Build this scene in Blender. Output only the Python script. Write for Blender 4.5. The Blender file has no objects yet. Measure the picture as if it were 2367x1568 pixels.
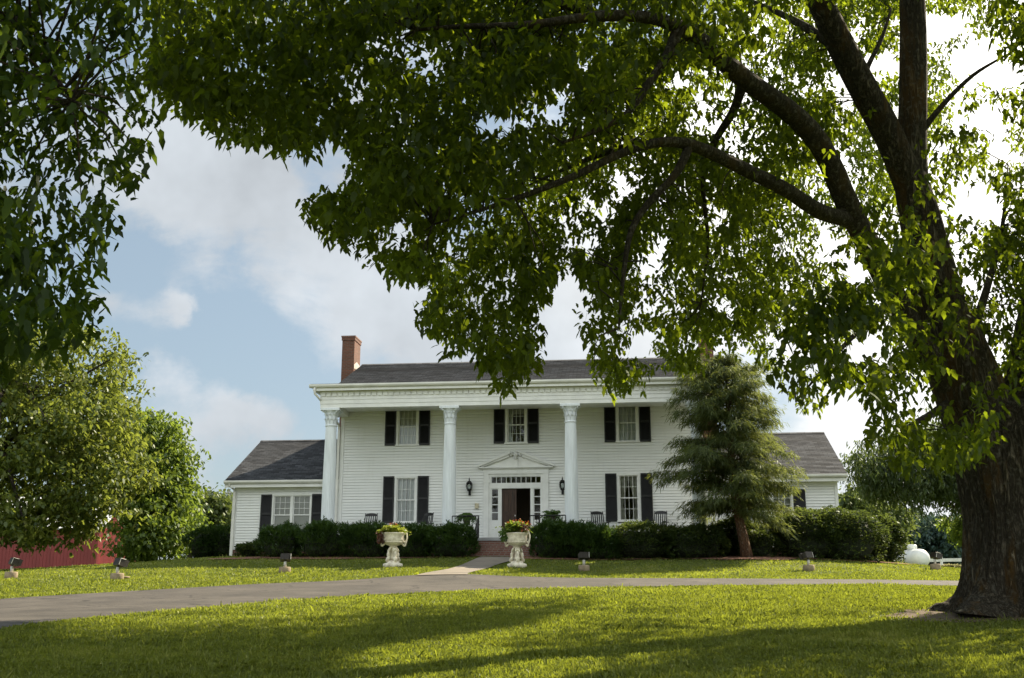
import bpy, math, random
import numpy as np
from mathutils import Vector, noise
random.seed(7)
RNG = np.random.default_rng(11)
SC = bpy.context.scene
C = SC.collection
R = math.radians

# ------------------------------------------------------------------ camera, sky, sun, exposure
F, CX, CY, TH, CZ = 2455.0, 1183.5, 784.0, R(13.54), 1.6      # photo measured on a 2367 px wide copy
cam_d = bpy.data.cameras.new('camera')
cam = bpy.data.objects.new('camera', cam_d)
C.objects.link(cam)
cam.location = (0, 0, CZ)
cam.rotation_euler = (R(90) + TH, 0, 0)
cam_d.sensor_width = 36.0
cam_d.lens = F / 2367.0 * 36.0
cam_d.clip_start = 0.1
cam_d.clip_end = 3000
SC.camera = cam

SUN_AZ, SUN_EL = R(50), R(41)        # azimuth clockwise from the view axis (+Y)
SUN_DIR = Vector((math.sin(SUN_AZ) * math.cos(SUN_EL), math.cos(SUN_AZ) * math.cos(SUN_EL), math.sin(SUN_EL)))
sun_d = bpy.data.lights.new('sun', 'SUN')
sun_d.energy = 5.0
sun_d.angle = R(0.6)
sun_d.color = (1.0, 0.87, 0.66)
sun = bpy.data.objects.new('sun', sun_d)
C.objects.link(sun)
sun.rotation_euler = SUN_DIR.to_track_quat('Z', 'Y').to_euler()
sun.location = (20, 20, 40)

SC.view_settings.view_transform = 'Standard'
SC.view_settings.look = 'None'
SC.view_settings.exposure = 1.3
SC.view_settings.gamma = 1.0
SC.cycles.max_bounces = 8
SC.cycles.diffuse_bounces = 4
SC.cycles.glossy_bounces = 3
SC.cycles.transmission_bounces = 6
SC.cycles.transparent_max_bounces = 12
SC.cycles.sample_clamp_indirect = 6.0
SC.cycles.use_denoising = True


def ray(x, y):
    a = (x - CX) / F
    b = -(y - CY) / F
    return np.array([a, math.cos(TH) - b * math.sin(TH), math.sin(TH) + b * math.cos(TH)])


def at(x, y, D):
    r = ray(x, y)
    r = r * (D / r[1])
    return np.array([r[0], r[1], CZ + r[2]])


def project(P):
    P = np.asarray(P, float)
    q = P - np.array([0, 0, CZ])
    dep = q[:, 1] * math.cos(TH) + q[:, 2] * math.sin(TH)
    up = -q[:, 1] * math.sin(TH) + q[:, 2] * math.cos(TH)
    dep = np.where(dep > 0.05, dep, 0.05)
    return CX + F * q[:, 0] / dep, CY - F * up / dep


class NT:
    def __init__(self, tree):
        self.t = tree

    def n(self, kind, **kw):
        nd = self.t.nodes.new(kind)
        for k, v in kw.items():
            if k in ('blend_type', 'operation', 'data_type', 'noise_dimensions', 'feature', 'attribute_name', 'sky_type',
                     'sun_disc', 'sun_elevation', 'sun_rotation', 'clamp', 'use_clamp', 'offset', 'squash', 'bands_direction', 'wave_type',
                     'air_density', 'dust_density', 'ozone_density', 'distance', 'rotation_type'):
                setattr(nd, k, v)
        return nd

    def l(self, a, b):
        self.t.links.new(a, b)

    def math(self, op, a, b=None, c=None, clamp=False):
        nd = self.t.nodes.new('ShaderNodeMath')
        nd.operation = op
        nd.use_clamp = clamp
        for i, x in enumerate((a, b, c)):
            if x is None:
                continue
            if isinstance(x, (int, float)):
                nd.inputs[i].default_value = x
            else:
                self.l(x, nd.inputs[i])
        return nd.outputs[0]

    def mix(self, f, a, b, mode='MIX'):
        nd = self.t.nodes.new('ShaderNodeMix')
        nd.data_type = 'RGBA'
        nd.blend_type = mode
        for i, x in ((0, f), (6, a), (7, b)):
            if isinstance(x, (int, float)):
                nd.inputs[i].default_value = x
            elif isinstance(x, tuple):
                nd.inputs[i].default_value = (*x, 1)
            else:
                self.l(x, nd.inputs[i])
        return nd.outputs[2]

    def ramp(self, f, stops):
        nd = self.t.nodes.new('ShaderNodeValToRGB')
        e = nd.color_ramp.elements
        while len(e) < len(stops):
            e.new(0.5)
        for k, (p, c) in enumerate(stops):
            e[k].position = p
            e[k].color = (*c, 1) if isinstance(c, tuple) else (c, c, c, 1)
        self.l(f, nd.inputs[0])
        return nd.outputs[0]

    def maprange(self, v, a, b, c, d, kind='SMOOTHSTEP'):
        nd = self.t.nodes.new('ShaderNodeMapRange')
        nd.interpolation_type = kind
        self.l(v, nd.inputs[0])
        for i, x in enumerate((a, b, c, d)):
            nd.inputs[i + 1].default_value = x
        return nd.outputs[0]

    def noise(self, vec, scale, detail=4, rough=0.55, dist=0.0):
        nd = self.t.nodes.new('ShaderNodeTexNoise')
        if vec is not None:
            self.l(vec, nd.inputs['Vector'])
        nd.inputs['Scale'].default_value = scale
        nd.inputs['Detail'].default_value = detail
        nd.inputs['Roughness'].default_value = rough
        nd.inputs['Distortion'].default_value = dist
        return nd

    def mapping(self, vec, scale=(1, 1, 1), loc=(0, 0, 0)):
        nd = self.t.nodes.new('ShaderNodeMapping')
        self.l(vec, nd.inputs[0])
        nd.inputs['Scale'].default_value = scale
        nd.inputs['Location'].default_value = loc
        return nd.outputs[0]


def build_world():
    w = bpy.data.worlds.new('World')
    SC.world = w
    w.use_nodes = True
    w.node_tree.nodes.clear()
    T = NT(w.node_tree)
    out = T.n('ShaderNodeOutputWorld')
    bg = T.n('ShaderNodeBackground')
    bg.inputs[1].default_value = 0.09
    sky = T.n('ShaderNodeTexSky', sky_type='NISHITA', sun_disc=False, sun_elevation=SUN_EL, sun_rotation=SUN_AZ)
    sky.air_density = 1.0
    sky.dust_density = 1.6
    tc = T.n('ShaderNodeTexCoord')
    d = tc.outputs['Generated']
    nz = T.noise(d, 8.0, 8, 0.62)
    # direction bent by noise so that cloud edges billow
    sub = T.n('ShaderNodeVectorMath', operation='SUBTRACT')
    T.l(nz.outputs['Color'], sub.inputs[0])
    sub.inputs[1].default_value = (0.5, 0.5, 0.5)
    scl = T.n('ShaderNodeVectorMath', operation='SCALE')
    T.l(sub.outputs[0], scl.inputs[0])
    scl.inputs[3].default_value = 0.11
    add = T.n('ShaderNodeVectorMath', operation='ADD')
    T.l(d, add.inputs[0])
    T.l(scl.outputs[0], add.inputs[1])
    dd = add.outputs[0]

    def blob(px, py, r, amp, soft=1.0, vec=None):
        v = ray(px, py)
        v = v / np.linalg.norm(v)
        nd = T.n('ShaderNodeVectorMath', operation='DISTANCE')
        T.l(vec or dd, nd.inputs[0])
        nd.inputs[1].default_value = tuple(v)
        return T.maprange(nd.outputs['Value'], r / F * soft, r / F * (1 - soft) if soft < 1 else 0.0, 0.0, amp)
    acc = None
    blobs = [(420, 330, 330, 0.75), (620, 480, 260, 0.55), (880, 650, 300, 0.75), (1080, 760, 240, 0.5), (250, 640, 110, 0.5),
             (370, 690, 110, 0.30), (450, 680, 75, 0.42), (480, 690, 50, 0.35), (380, 850, 120, 0.5), (560, 950, 190, 0.6),
             (400, 1000, 200, 0.45), (640, 990, 150, 0.35), (420, 1120, 160, 0.25), (1500, 500, 520, 0.9), (2050, 500, 620, 1.0),
             (1400, 850, 360, 0.6), (2000, 1000, 330, 0.6), (2000, -100, 500, 0.7), (1000, 100, 400, 0.5), (-200, 200, 500, 0.5), (1000, -900, 700, 0.5),
             (2900, 500, 800, 0.9),
             (560, 680, 120, -0.25), (600, 850, 170, -0.45), (310, 560, 130, -0.35), (760, 430, 120, -0.25), (450, 1060, 60, -0.2), (1000, 950, 90, -0.2)]
    for b in blobs:
        o = blob(*b)
        acc = o if acc is None else T.math('ADD', acc, o)
    n2 = T.noise(T.mapping(d, (1, 1, 2.2)), 3.2, 7, 0.6, 0.4)
    n2v = T.maprange(n2.outputs['Fac'], 0.35, 0.7, -0.22, 0.55, 'LINEAR')
    fac = T.maprange(T.math('ADD', acc, n2v), 0.16, 0.64, 0.0, 1.0)
    # white veil grows towards the sun
    dot = T.n('ShaderNodeVectorMath', operation='DOT_PRODUCT')
    T.l(d, dot.inputs[0])
    dot.inputs[1].default_value = tuple(SUN_DIR)
    glow = T.maprange(dot.outputs['Value'], 0.60, 1.0, 0.0, 1.0)
    n3 = T.noise(d, 5.0, 5, 0.6)
    shade = T.maprange(n3.outputs['Fac'], 0.3, 0.7, 0.72, 1.08, 'LINEAR')
    white = T.n('ShaderNodeMix')
    white.data_type = 'RGBA'
    T.l(glow, white.inputs[0])
    white.inputs[6].default_value = (3.25, 3.5, 3.75, 1)
    white.inputs[7].default_value = (13, 12.6, 11.8, 1)
    wh = T.n('ShaderNodeVectorMath', operation='SCALE')
    T.l(white.outputs[2], wh.inputs[0])
    sx = T.n('ShaderNodeSeparateXYZ')
    T.l(d, sx.inputs[0])
    rear_boost = T.maprange(sx.outputs[1], 0.35, -0.6, 1.0, 3.6)     # unseen clouds behind the camera, brightened to light the house front
    T.l(T.math('MULTIPLY', shade, rear_boost), wh.inputs[3])
    # thin veil over the open blue
    veil = T.mix(0.72, sky.outputs[0], (1.6, 2.0, 2.2))
    warm = T.mix(T.maprange(sx.outputs[1], 0.3, -0.5, 0.0, 1.0), (1, 1, 1), (1.04, 1.0, 0.92))
    whw = T.mix(1.0, wh.outputs[0], warm, 'MULTIPLY')
    fac2 = T.math('ADD', fac, T.maprange(sx.outputs[1], 0.2, -0.4, 0.0, 0.45), clamp=True)
    col = T.mix(fac2, veil, whw)
    T.l(col, bg.inputs[0])
    T.l(bg.outputs[0], out.inputs[0])


build_world()


# ------------------------------------------------------------------ materials
def new_mat(name):
    m = bpy.data.materials.new(name)
    m.use_nodes = True
    m.node_tree.nodes.clear()
    T = NT(m.node_tree)
    out = T.n('ShaderNodeOutputMaterial')
    return m, T, out


def mat(name, col, rough=0.6, var=0.12, scale=3.0, bump=0.0, bscale=40.0, metallic=0.0, spec=0.4, stretch=(1, 1, 1), dark=None):
    m, T, out = new_mat(name)
    p = T.n('ShaderNodeBsdfPrincipled')
    p.inputs['Roughness'].default_value = rough
    p.inputs['Metallic'].default_value = metallic
    p.inputs['Specular IOR Level'].default_value = spec
    tc = T.n('ShaderNodeTexCoord')
    vec = T.mapping(tc.outputs['Object'], stretch)
    nz = T.noise(vec, scale, 5, 0.6)
    lo = dark or tuple(c * (1 - 2 * var) for c in col)
    hi = tuple(min(1, c * (1 + var)) for c in col)
    T.l(T.ramp(nz.outputs['Fac'], [(0.3, lo), (0.7, hi)]), p.inputs['Base Color'])
    if bump:
        nb = T.noise(vec, bscale, 4, 0.6)
        b = T.n('ShaderNodeBump')
        b.inputs['Strength'].default_value = bump
        b.inputs['Distance'].default_value = 0.02
        T.l(nb.outputs['Fac'], b.inputs['Height'])
        T.l(b.outputs[0], p.inputs['Normal'])
    T.l(p.outputs[0], out.inputs[0])
    return m


def leaf_mat(name, lo, mid, hi, trans=(0.25, 0.36, 0.03), tfac=0.45, gloss=0.03, rough=0.45):
    """two-sided leaf: diffuse + light through the blade; 'v' is each leaf's own tint"""
    m, T, out = new_mat(name)
    a = T.n('ShaderNodeAttribute', attribute_name='v')
    col = T.ramp(a.outputs['Fac'], [(0.0, lo), (0.5, mid), (1.0, hi)])
    df = T.n('ShaderNodeBsdfDiffuse')
    T.l(col, df.inputs[0])
    tr = T.n('ShaderNodeBsdfTranslucent')
    tcol = T.mix(a.outputs['Fac'], tuple(c * 0.65 for c in trans), tuple(min(1, c * 1.25) for c in trans))
    T.l(tcol, tr.inputs[0])
    gl = T.n('ShaderNodeBsdfGlossy')
    gl.inputs['Roughness'].default_value = rough
    gl.inputs[0].default_value = (0.8, 0.85, 0.8, 1)
    m1 = T.n('ShaderNodeMixShader')
    m1.inputs[0].default_value = tfac
    T.l(df.outputs[0], m1.inputs[1])
    T.l(tr.outputs[0], m1.inputs[2])
    m2 = T.n('ShaderNodeMixShader')
    m2.inputs[0].default_value = gloss
    T.l(m1.outputs[0], m2.inputs[1])
    T.l(gl.outputs[0], m2.inputs[2])
    T.l(m2.outputs[0], out.inputs[0])
    return m


def brick_mat(name, c1, c2, mortar, scale=1.0, bw=0.21, bh=0.075, msize=0.01, rough=0.85, axes='xz'):
    m, T, out = new_mat(name)
    p = T.n('ShaderNodeBsdfPrincipled')
    p.inputs['Roughness'].default_value = rough
    tc = T.n('ShaderNodeTexCoord')
    sep = T.n('ShaderNodeSeparateXYZ')
    T.l(tc.outputs['Object'], sep.inputs[0])
    s = T.math('ADD', sep.outputs[0], sep.outputs[1])
    cmb = T.n('ShaderNodeCombineXYZ')
    T.l(s if axes == 'xz' else sep.outputs[0], cmb.inputs[0])
    T.l(sep.outputs[2] if axes == 'xz' else sep.outputs[1], cmb.inputs[1])
    br = T.n('ShaderNodeTexBrick')
    T.l(cmb.outputs[0], br.inputs['Vector'])
    br.inputs['Color1'].default_value = (*c1, 1)
    br.inputs['Color2'].default_value = (*c2, 1)
    br.inputs['Mortar'].default_value = (*mortar, 1)
    br.inputs['Scale'].default_value = 1.0
    br.inputs['Brick Width'].default_value = bw
    br.inputs['Row Height'].default_value = bh
    br.inputs['Mortar Size'].default_value = msize
    nz = T.noise(tc.outputs['Object'], 2.2, 5, 0.65)
    col = T.mix(T.maprange(nz.outputs['Fac'], 0.4, 0.75, 0.0, 0.28), br.outputs['Color'], tuple(x * 0.55 for x in c1))
    T.l(col, p.inputs['Base Color'])
    b = T.n('ShaderNodeBump')
    b.inputs['Strength'].default_value = 0.5
    b.inputs['Distance'].default_value = 0.01
    b.invert = True
    T.l(br.outputs['Fac'], b.inputs['Height'])
    T.l(b.outputs[0], p.inputs['Normal'])
    T.l(p.outputs[0], out.inputs[0])
    return m


def glass_mat(name, tint=(0.9, 0.95, 0.95)):
    m, T, out = new_mat(name)
    tr = T.n('ShaderNodeBsdfTransparent')
    tr.inputs[0].default_value = (*tint, 1)
    gl = T.n('ShaderNodeBsdfGlossy')
    gl.inputs['Roughness'].default_value = 0.02
    tc = T.n('ShaderNodeTexCoord')
    nz = T.noise(tc.outputs['Object'], 2.0, 2)
    b = T.n('ShaderNodeBump')
    b.inputs['Strength'].default_value = 0.08
    b.inputs['Distance'].default_value = 0.02
    T.l(nz.outputs['Fac'], b.inputs['Height'])
    T.l(b.outputs[0], gl.inputs['Normal'])
    fr = T.n('ShaderNodeFresnel')
    fr.inputs[0].default_value = 1.7
    mx = T.n('ShaderNodeMixShader')
    T.l(fr.outputs[0], mx.inputs[0])
    T.l(tr.outputs[0], mx.inputs[1])
    T.l(gl.outputs[0], mx.inputs[2])
    T.l(mx.outputs[0], out.inputs[0])
    return m


def bark_mat(name, c1=(0.035, 0.028, 0.02), c2=(0.22, 0.185, 0.14), rust=(0.16, 0.085, 0.02), sc=1.0, strength=1.0):
    m, T, out = new_mat(name)
    p = T.n('ShaderNodeBsdfPrincipled')
    p.inputs['Roughness'].default_value = 0.92
    p.inputs['Specular IOR Level'].default_value = 0.2
    tc = T.n('ShaderNodeTexCoord')
    v = T.mapping(tc.outputs['Object'], (9 * sc, 9 * sc, 1.5 * sc))
    n1 = T.noise(v, 1.6, 6, 0.65, 0.8)
    rid = T.math('ABSOLUTE', T.math('SUBTRACT', n1.outputs['Fac'], 0.5))
    rid = T.maprange(rid, 0.0, 0.16, 0.0, 1.0)
    n2 = T.noise(tc.outputs['Object'], 1.1, 4, 0.6)
    n3 = T.noise(T.mapping(tc.outputs['Object'], (3, 3, 0.5)), 1.4, 3)
    base = T.mix(rid, c1, c2)
    base = T.mix(T.maprange(n3.outputs['Fac'], 0.5, 0.68, 0.0, 0.65), base, rust, 'MIX')
    n4 = T.noise(tc.outputs['Object'], 14.0, 4)
    base = T.mix(T.maprange(n4.outputs['Fac'], 0.52, 0.7, 0, 0.5), base, (0.24, 0.23, 0.19))
    base = T.mix(T.maprange(n2.outputs['Fac'], 0.4, 0.7, 0, 0.45), base, tuple(x * 0.9 for x in c1))
    T.l(base, p.inputs['Base Color'])
    b = T.n('ShaderNodeBump')
    b.inputs['Strength'].default_value = strength
    b.inputs['Distance'].default_value = 0.06
    hh = T.math('ADD', rid, T.math('MULTIPLY', n4.outputs['Fac'], 0.4))
    T.l(hh, b.inputs['Height'])
    T.l(b.outputs[0], p.inputs['Normal'])
    T.l(p.outputs[0], out.inputs[0])
    return m


def siding_mat():
    m, T, out = new_mat('white siding paint')
    p = T.n('ShaderNodeBsdfPrincipled')
    p.inputs['Roughness'].default_value = 0.5
    tc = T.n('ShaderNodeTexCoord')
    n1 = T.noise(T.mapping(tc.outputs['Object'], (0.5, 0.5, 8.47)), 1.0, 3)
    n2 = T.noise(T.mapping(tc.outputs['Object'], (6, 6, 0.8)), 1.0, 4)
    c = T.ramp(n1.outputs['Fac'], [(0.3, (0.78, 0.79, 0.77)), (0.7, (0.84, 0.84, 0.815))])
    c = T.mix(T.maprange(n2.outputs['Fac'], 0.5, 0.75, 0, 0.2), c, (0.66, 0.66, 0.61))
    T.l(c, p.inputs['Base Color'])
    T.l(p.outputs[0], out.inputs[0])
    return m


M = {}
M['siding'] = siding_mat()
M['trim'] = mat('white trim paint', (0.80, 0.80, 0.77), 0.45, 0.06, 2.0)
M['column'] = mat('cool white column paint', (0.74, 0.78, 0.80), 0.5, 0.08, 2.0, stretch=(3, 3, 0.4))
M['gutter'] = mat('off white gutter metal', (0.74, 0.73, 0.68), 0.35, 0.08, 1.5)
M['shutter'] = mat('black shutter paint', (0.014, 0.014, 0.015), 0.5, 0.2, 4.0)
M['black'] = mat('black iron paint', (0.012, 0.012, 0.012), 0.45, 0.2, 6.0)
M['bronze'] = mat('dark bronze metal', (0.035, 0.028, 0.022), 0.45, 0.25, 8.0)
M['shingle'] = brick_mat('asphalt shingles', (0.026, 0.028, 0.034), (0.090, 0.094, 0.106), (0.016, 0.017, 0.02), bw=0.34, bh=0.135, msize=0.012, rough=0.95, axes='xy')
M['brick'] = brick_mat('red brick', (0.105, 0.038, 0.02), (0.16, 0.055, 0.03), (0.12, 0.085, 0.065), msize=0.012)
M['darkbrick'] = brick_mat('dark red brick', (0.15, 0.06, 0.04), (0.20, 0.085, 0.06), (0.2, 0.17, 0.15), msize=0.012)
M['glass'] = glass_mat('window glass')
M['sheer'] = mat('sheer white curtain', (0.72, 0.72, 0.70), 0.9, 0.06, 3.0)
M['blind'] = mat('cream blind', (0.55, 0.53, 0.42), 0.8, 0.06, 3.0)
M['drape'] = mat('pale gold drape', (0.55, 0.52, 0.44), 0.9, 0.15, 5.0)
M['wood'] = mat('dark stained wood', (0.055, 0.026, 0.015), 0.4, 0.35, 2.0, stretch=(8, 8, 0.8))
M['floor'] = mat('grey porch floor paint', (0.30, 0.31, 0.31), 0.5, 0.1, 3.0)
M['interior'] = mat('dim interior plaster', (0.20, 0.15, 0.11), 0.8, 0.1, 1.0)
M['stone'] = mat('cream cast stone', (0.80, 0.75, 0.62), 0.75, 0.14, 6.0, 0.4, 30, dark=(0.42, 0.36, 0.27))
M['concrete'] = mat('tan concrete', (0.30, 0.235, 0.155), 0.9, 0.18, 7.0, 0.4, 60)
M['walk'] = mat('pale concrete walk', (0.20, 0.172, 0.138), 0.9, 0.12, 1.5, 0.3, 50)
M['galv'] = mat('weathered pale steel', (0.55, 0.53, 0.48), 0.5, 0.15, 6.0)
M['tank'] = mat('white tank paint', (0.72, 0.74, 0.72), 0.35, 0.07, 2.0)
M['fence'] = mat('white fence vinyl', (0.80, 0.80, 0.78), 0.5, 0.06, 2.0)
M['barnred'] = mat('barn red metal', (0.21, 0.033, 0.034), 0.55, 0.15, 1.0, stretch=(1, 1, 0.2))
M['barnroof'] = mat('pale metal roof', (0.55, 0.57, 0.58), 0.4, 0.1, 1.0)
M['terracotta'] = mat('dark clay pot', (0.10, 0.07, 0.05), 0.7, 0.2, 5.0)
M['box'] = mat('cream plastic box', (0.55, 0.49, 0.34), 0.5, 0.08, 4.0)
M['flashing'] = mat('pale metal flashing', (0.5, 0.46, 0.40), 0.4, 0.1, 4.0)
M['mulch'] = mat('red brown mulch', (0.24, 0.115, 0.07), 0.95, 0.3, 14.0, 1.0, 45, dark=(0.07, 0.035, 0.022))
M['dirt'] = mat('bare dry dirt', (0.10, 0.07, 0.04), 0.95, 0.25, 5.0, 1.0, 25, dark=(0.075, 0.052, 0.03))
M['bark'] = bark_mat('furrowed maple bark')
M['limb'] = bark_mat('dark limb bark', (0.03, 0.025, 0.02), (0.10, 0.085, 0.065), (0.09, 0.06, 0.03), 1.4, 0.6)
M['barkred'] = bark_mat('reddish conifer bark', (0.06, 0.032, 0.02), (0.20, 0.11, 0.06), (0.2, 0.1, 0.05), 1.5, 0.6)
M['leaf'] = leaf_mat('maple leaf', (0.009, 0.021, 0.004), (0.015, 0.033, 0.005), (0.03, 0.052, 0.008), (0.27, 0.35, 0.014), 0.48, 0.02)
M['leaf_shaded'] = leaf_mat('maple leaf darkened for deep shade', (0.008, 0.019, 0.005), (0.014, 0.033, 0.006), (0.028, 0.052, 0.009), (0.16, 0.24, 0.014), 0.43, 0.02)  # deep shade is put into this darker copy of the maple leaf
M['leaf_olive'] = leaf_mat('olive maple leaf', (0.035, 0.06, 0.012), (0.07, 0.10, 0.018), (0.14, 0.145, 0.032), (0.27, 0.32, 0.045), 0.42)
M['leaf_fresh'] = leaf_mat('fresh green leaf', (0.04, 0.07, 0.014), (0.07, 0.115, 0.02), (0.12, 0.16, 0.03), (0.25, 0.34, 0.04), 0.42)
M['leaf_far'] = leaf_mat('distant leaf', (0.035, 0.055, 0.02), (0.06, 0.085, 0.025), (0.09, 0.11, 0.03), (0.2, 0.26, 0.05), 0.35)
M['leaf_haze'] = leaf_mat('leaf with bluish haze tint', (0.022, 0.045, 0.04), (0.035, 0.065, 0.055), (0.05, 0.085, 0.06), (0.08, 0.13, 0.07), 0.25)  # bluish haze and skylit shade are put into the leaf colour
M['leaf_willow'] = leaf_mat('narrow dark leaf', (0.02, 0.034, 0.014), (0.032, 0.052, 0.018), (0.05, 0.07, 0.02), (0.15, 0.2, 0.04), 0.35)
M['leaf_yew'] = leaf_mat('yew needle', (0.010, 0.024, 0.006), (0.018, 0.043, 0.009), (0.04, 0.075, 0.014), (0.10, 0.17, 0.02), 0.28)
M['leaf_boxwood'] = leaf_mat('small broad leaf', (0.010, 0.021, 0.006), (0.019, 0.036, 0.009), (0.042, 0.064, 0.017), (0.15, 0.2, 0.035), 0.33)
M['leaf_hemlock'] = leaf_mat('hemlock needle', (0.026, 0.044, 0.016), (0.055, 0.078, 0.025), (0.12, 0.14, 0.045), (0.26, 0.30, 0.06), 0.40)
M['leaf_fern'] = leaf_mat('fern frond', (0.04, 0.08, 0.02), (0.075, 0.14, 0.03), (0.12, 0.19, 0.05), (0.15, 0.25, 0.04), 0.35)
M['leaf_lime'] = leaf_mat('yellow green bedding leaf', (0.13, 0.17, 0.02), (0.22, 0.27, 0.03), (0.33, 0.36, 0.05), (0.4, 0.45, 0.05), 0.4)
M['leaf_purple'] = leaf_mat('purple brown trailing leaf', (0.04, 0.018, 0.012), (0.08, 0.035, 0.022), (0.12, 0.05, 0.03), (0.16, 0.05, 0.03), 0.3)
M['flower'] = leaf_mat('orange red petal', (0.45, 0.05, 0.02), (0.6, 0.12, 0.03), (0.7, 0.25, 0.06), (0.6, 0.15, 0.03), 0.3)
M['leaf_pale'] = leaf_mat('pale flowering shrub leaf', (0.12, 0.14, 0.06), (0.24, 0.24, 0.12), (0.42, 0.36, 0.24), (0.35, 0.33, 0.15), 0.35)
M['blade'] = leaf_mat('grass blade', (0.068, 0.092, 0.012), (0.14, 0.17, 0.021), (0.27, 0.25, 0.075), (0.32, 0.37, 0.03), 0.46, 0.03, 0.5)


# ------------------------------------------------------------------ mesh helpers
def tag(o, label=None, cat=None, group=None, kind=None):
    if label:
        o['label'] = label
    if cat:
        o['category'] = cat
    if group:
        o['group'] = group
    if kind:
        o['kind'] = kind
    return o


def empty(name, loc, rz=0.0, label=None, cat=None, group=None):
    o = bpy.data.objects.new(name, None)
    C.objects.link(o)
    o.location = Vector(loc)
    o.rotation_euler = (0, 0, rz)
    o.empty_display_size = 0.3
    return tag(o, label, cat, group)


class MB:
    def __init__(self):
        self.v, self.f = [], []

    def add(self, vs, fs):
        k = len(self.v)
        self.v += [tuple(map(float, p)) for p in vs]
        self.f += [tuple(i + k for i in f) for f in fs]
        return self

    def box(self, x0, x1, y0, y1, z0, z1):
        return self.add([(x0, y0, z0), (x1, y0, z0), (x1, y1, z0), (x0, y1, z0), (x0, y0, z1), (x1, y0, z1), (x1, y1, z1), (x0, y1, z1)],
                        [(0, 3, 2, 1), (4, 5, 6, 7), (0, 1, 5, 4), (1, 2, 6, 5), (2, 3, 7, 6), (3, 0, 4, 7)])

    def bbox(self, x0, x1, y0, y1, z0, z1, b=0.01):
        """box with chamfered vertical and top edges"""
        ring = lambda e: [(x0 + e, y0), (x1 - e, y0), (x1, y0 + e), (x1, y1 - e), (x1 - e, y1), (x0 + e, y1), (x0, y1 - e), (x0, y0 + e)]
        a = ring(b)
        i = [(x0 + b + (x - x0) * (x1 - x0 - 2 * b) / (x1 - x0), y0 + b + (y - y0) * (y1 - y0 - 2 * b) / (y1 - y0)) for x, y in a]
        vs = [(*p, z0) for p in a] + [(*p, z1 - b) for p in a] + [(*p, z1) for p in i]
        fs = [tuple(range(7, -1, -1)), tuple(range(16, 24))]
        for r in (0, 8):
            for k in range(8):
                fs.append((r + k, r + (k + 1) % 8, r + 8 + (k + 1) % 8, r + 8 + k))
        return self.add(vs, fs)

    def quad(self, a, b, c, d):
        return self.add([a, b, c, d], [(0, 1, 2, 3)])

    def prism(self, poly, z0, z1):
        n = len(poly)
        return self.add([(x, y, z0) for x, y in poly] + [(x, y, z1) for x, y in poly],
                        [tuple(range(n - 1, -1, -1)), tuple(range(n, 2 * n))] + [(i, (i + 1) % n, n + (i + 1) % n, n + i) for i in range(n)])

    def prism_y(self, poly, y0, y1):
        """poly in (x, z), pushed along y"""
        n = len(poly)
        return self.add([(x, y0, z) for x, z in poly] + [(x, y1, z) for x, z in poly],
                        [tuple(range(n)), tuple(range(2 * n - 1, n - 1, -1))] + [(i, n + i, n + (i + 1) % n, (i + 1) % n) for i in range(n)])

    def prism_x(self, poly, x0, x1):
        n = len(poly)
        return self.add([(x0, y, z) for y, z in poly] + [(x1, y, z) for y, z in poly],
                        [tuple(range(n - 1, -1, -1)), tuple(range(n, 2 * n))] + [(i, (i + 1) % n, n + (i + 1) % n, n + i) for i in range(n)])

    def tube(self, pts, rad, n=10, cap=True, rough=0.0, lobes=0, lobe_amp=0.0, furrow=0.0):
        pts = [Vector(p) for p in pts]
        if isinstance(rad, (int, float)):
            rad = [rad] * len(pts)
        vs, fs = [], []
        ref = None
        for i, p in enumerate(pts):
            t = (pts[min(i + 1, len(pts) - 1)] - pts[max(i - 1, 0)])
            t = t.normalized() if t.length > 1e-9 else Vector((0, 0, 1))
            if ref is None:
                ref = Vector((1, 0, 0)) if abs(t.x) < 0.8 else Vector((0, 1, 0))
            a = (ref - t * ref.dot(t))
            a.normalize()
            b = t.cross(a)
            ref = a
            for k in range(n):
                an = 2 * math.pi * k / n
                r = rad[i]
                if lobes:
                    la = lobe_amp[i] if isinstance(lobe_amp, (list, tuple)) else lobe_amp
                    r *= 1 + la * (math.sin(an * lobes + 0.7) * 0.6 + math.sin(an * (lobes - 2) + 2.1 + i * 0.07) * 0.4)
                if furrow:      # vertical bark ridges
                    z_ = p.z * .55
                    q_ = noise.noise(Vector((math.cos(an) * 5.5, math.sin(an) * 5.5, z_)))
                    q2 = noise.noise(Vector((math.cos(an) * 13, math.sin(an) * 13, p.z * 1.3 + 7)))
                    r *= 1 + furrow * (min(1, abs(q_) * 4.5) - .5 + .5 * (min(1, abs(q2) * 4) - .5))
                if rough:
                    r *= 1 + rough * (random.random() - 0.5)
                vs.append(p + a * (r * math.cos(an)) + b * (r * math.sin(an)))
        for i in range(len(pts) - 1):
            for k in range(n):
                fs.append((i * n + k, i * n + (k + 1) % n, (i + 1) * n + (k + 1) % n, (i + 1) * n + k))
        if cap:
            fs.append(tuple(range(n - 1, -1, -1)))
            fs.append(tuple((len(pts) - 1) * n + k for k in range(n)))
        return self.add(vs, fs)

    def lathe(self, prof, n=24, c=(0, 0, 0), sx=1.0, sy=1.0, flute=None):
        vs, fs = [], []
        for (r, z) in prof:
            for k in range(n):
                an = 2 * math.pi * k / n
                rr = r * (flute(an, z) if flute else 1)
                vs.append((c[0] + rr * math.cos(an) * sx, c[1] + rr * math.sin(an) * sy, c[2] + z))
        for i in range(len(prof) - 1):
            for k in range(n):
                fs.append((i * n + k, i * n + (k + 1) % n, (i + 1) * n + (k + 1) % n, (i + 1) * n + k))
        fs.append(tuple(range(n - 1, -1, -1)))
        fs.append(tuple((len(prof) - 1) * n + k for k in range(n)))
        return self.add(vs, fs)

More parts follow.
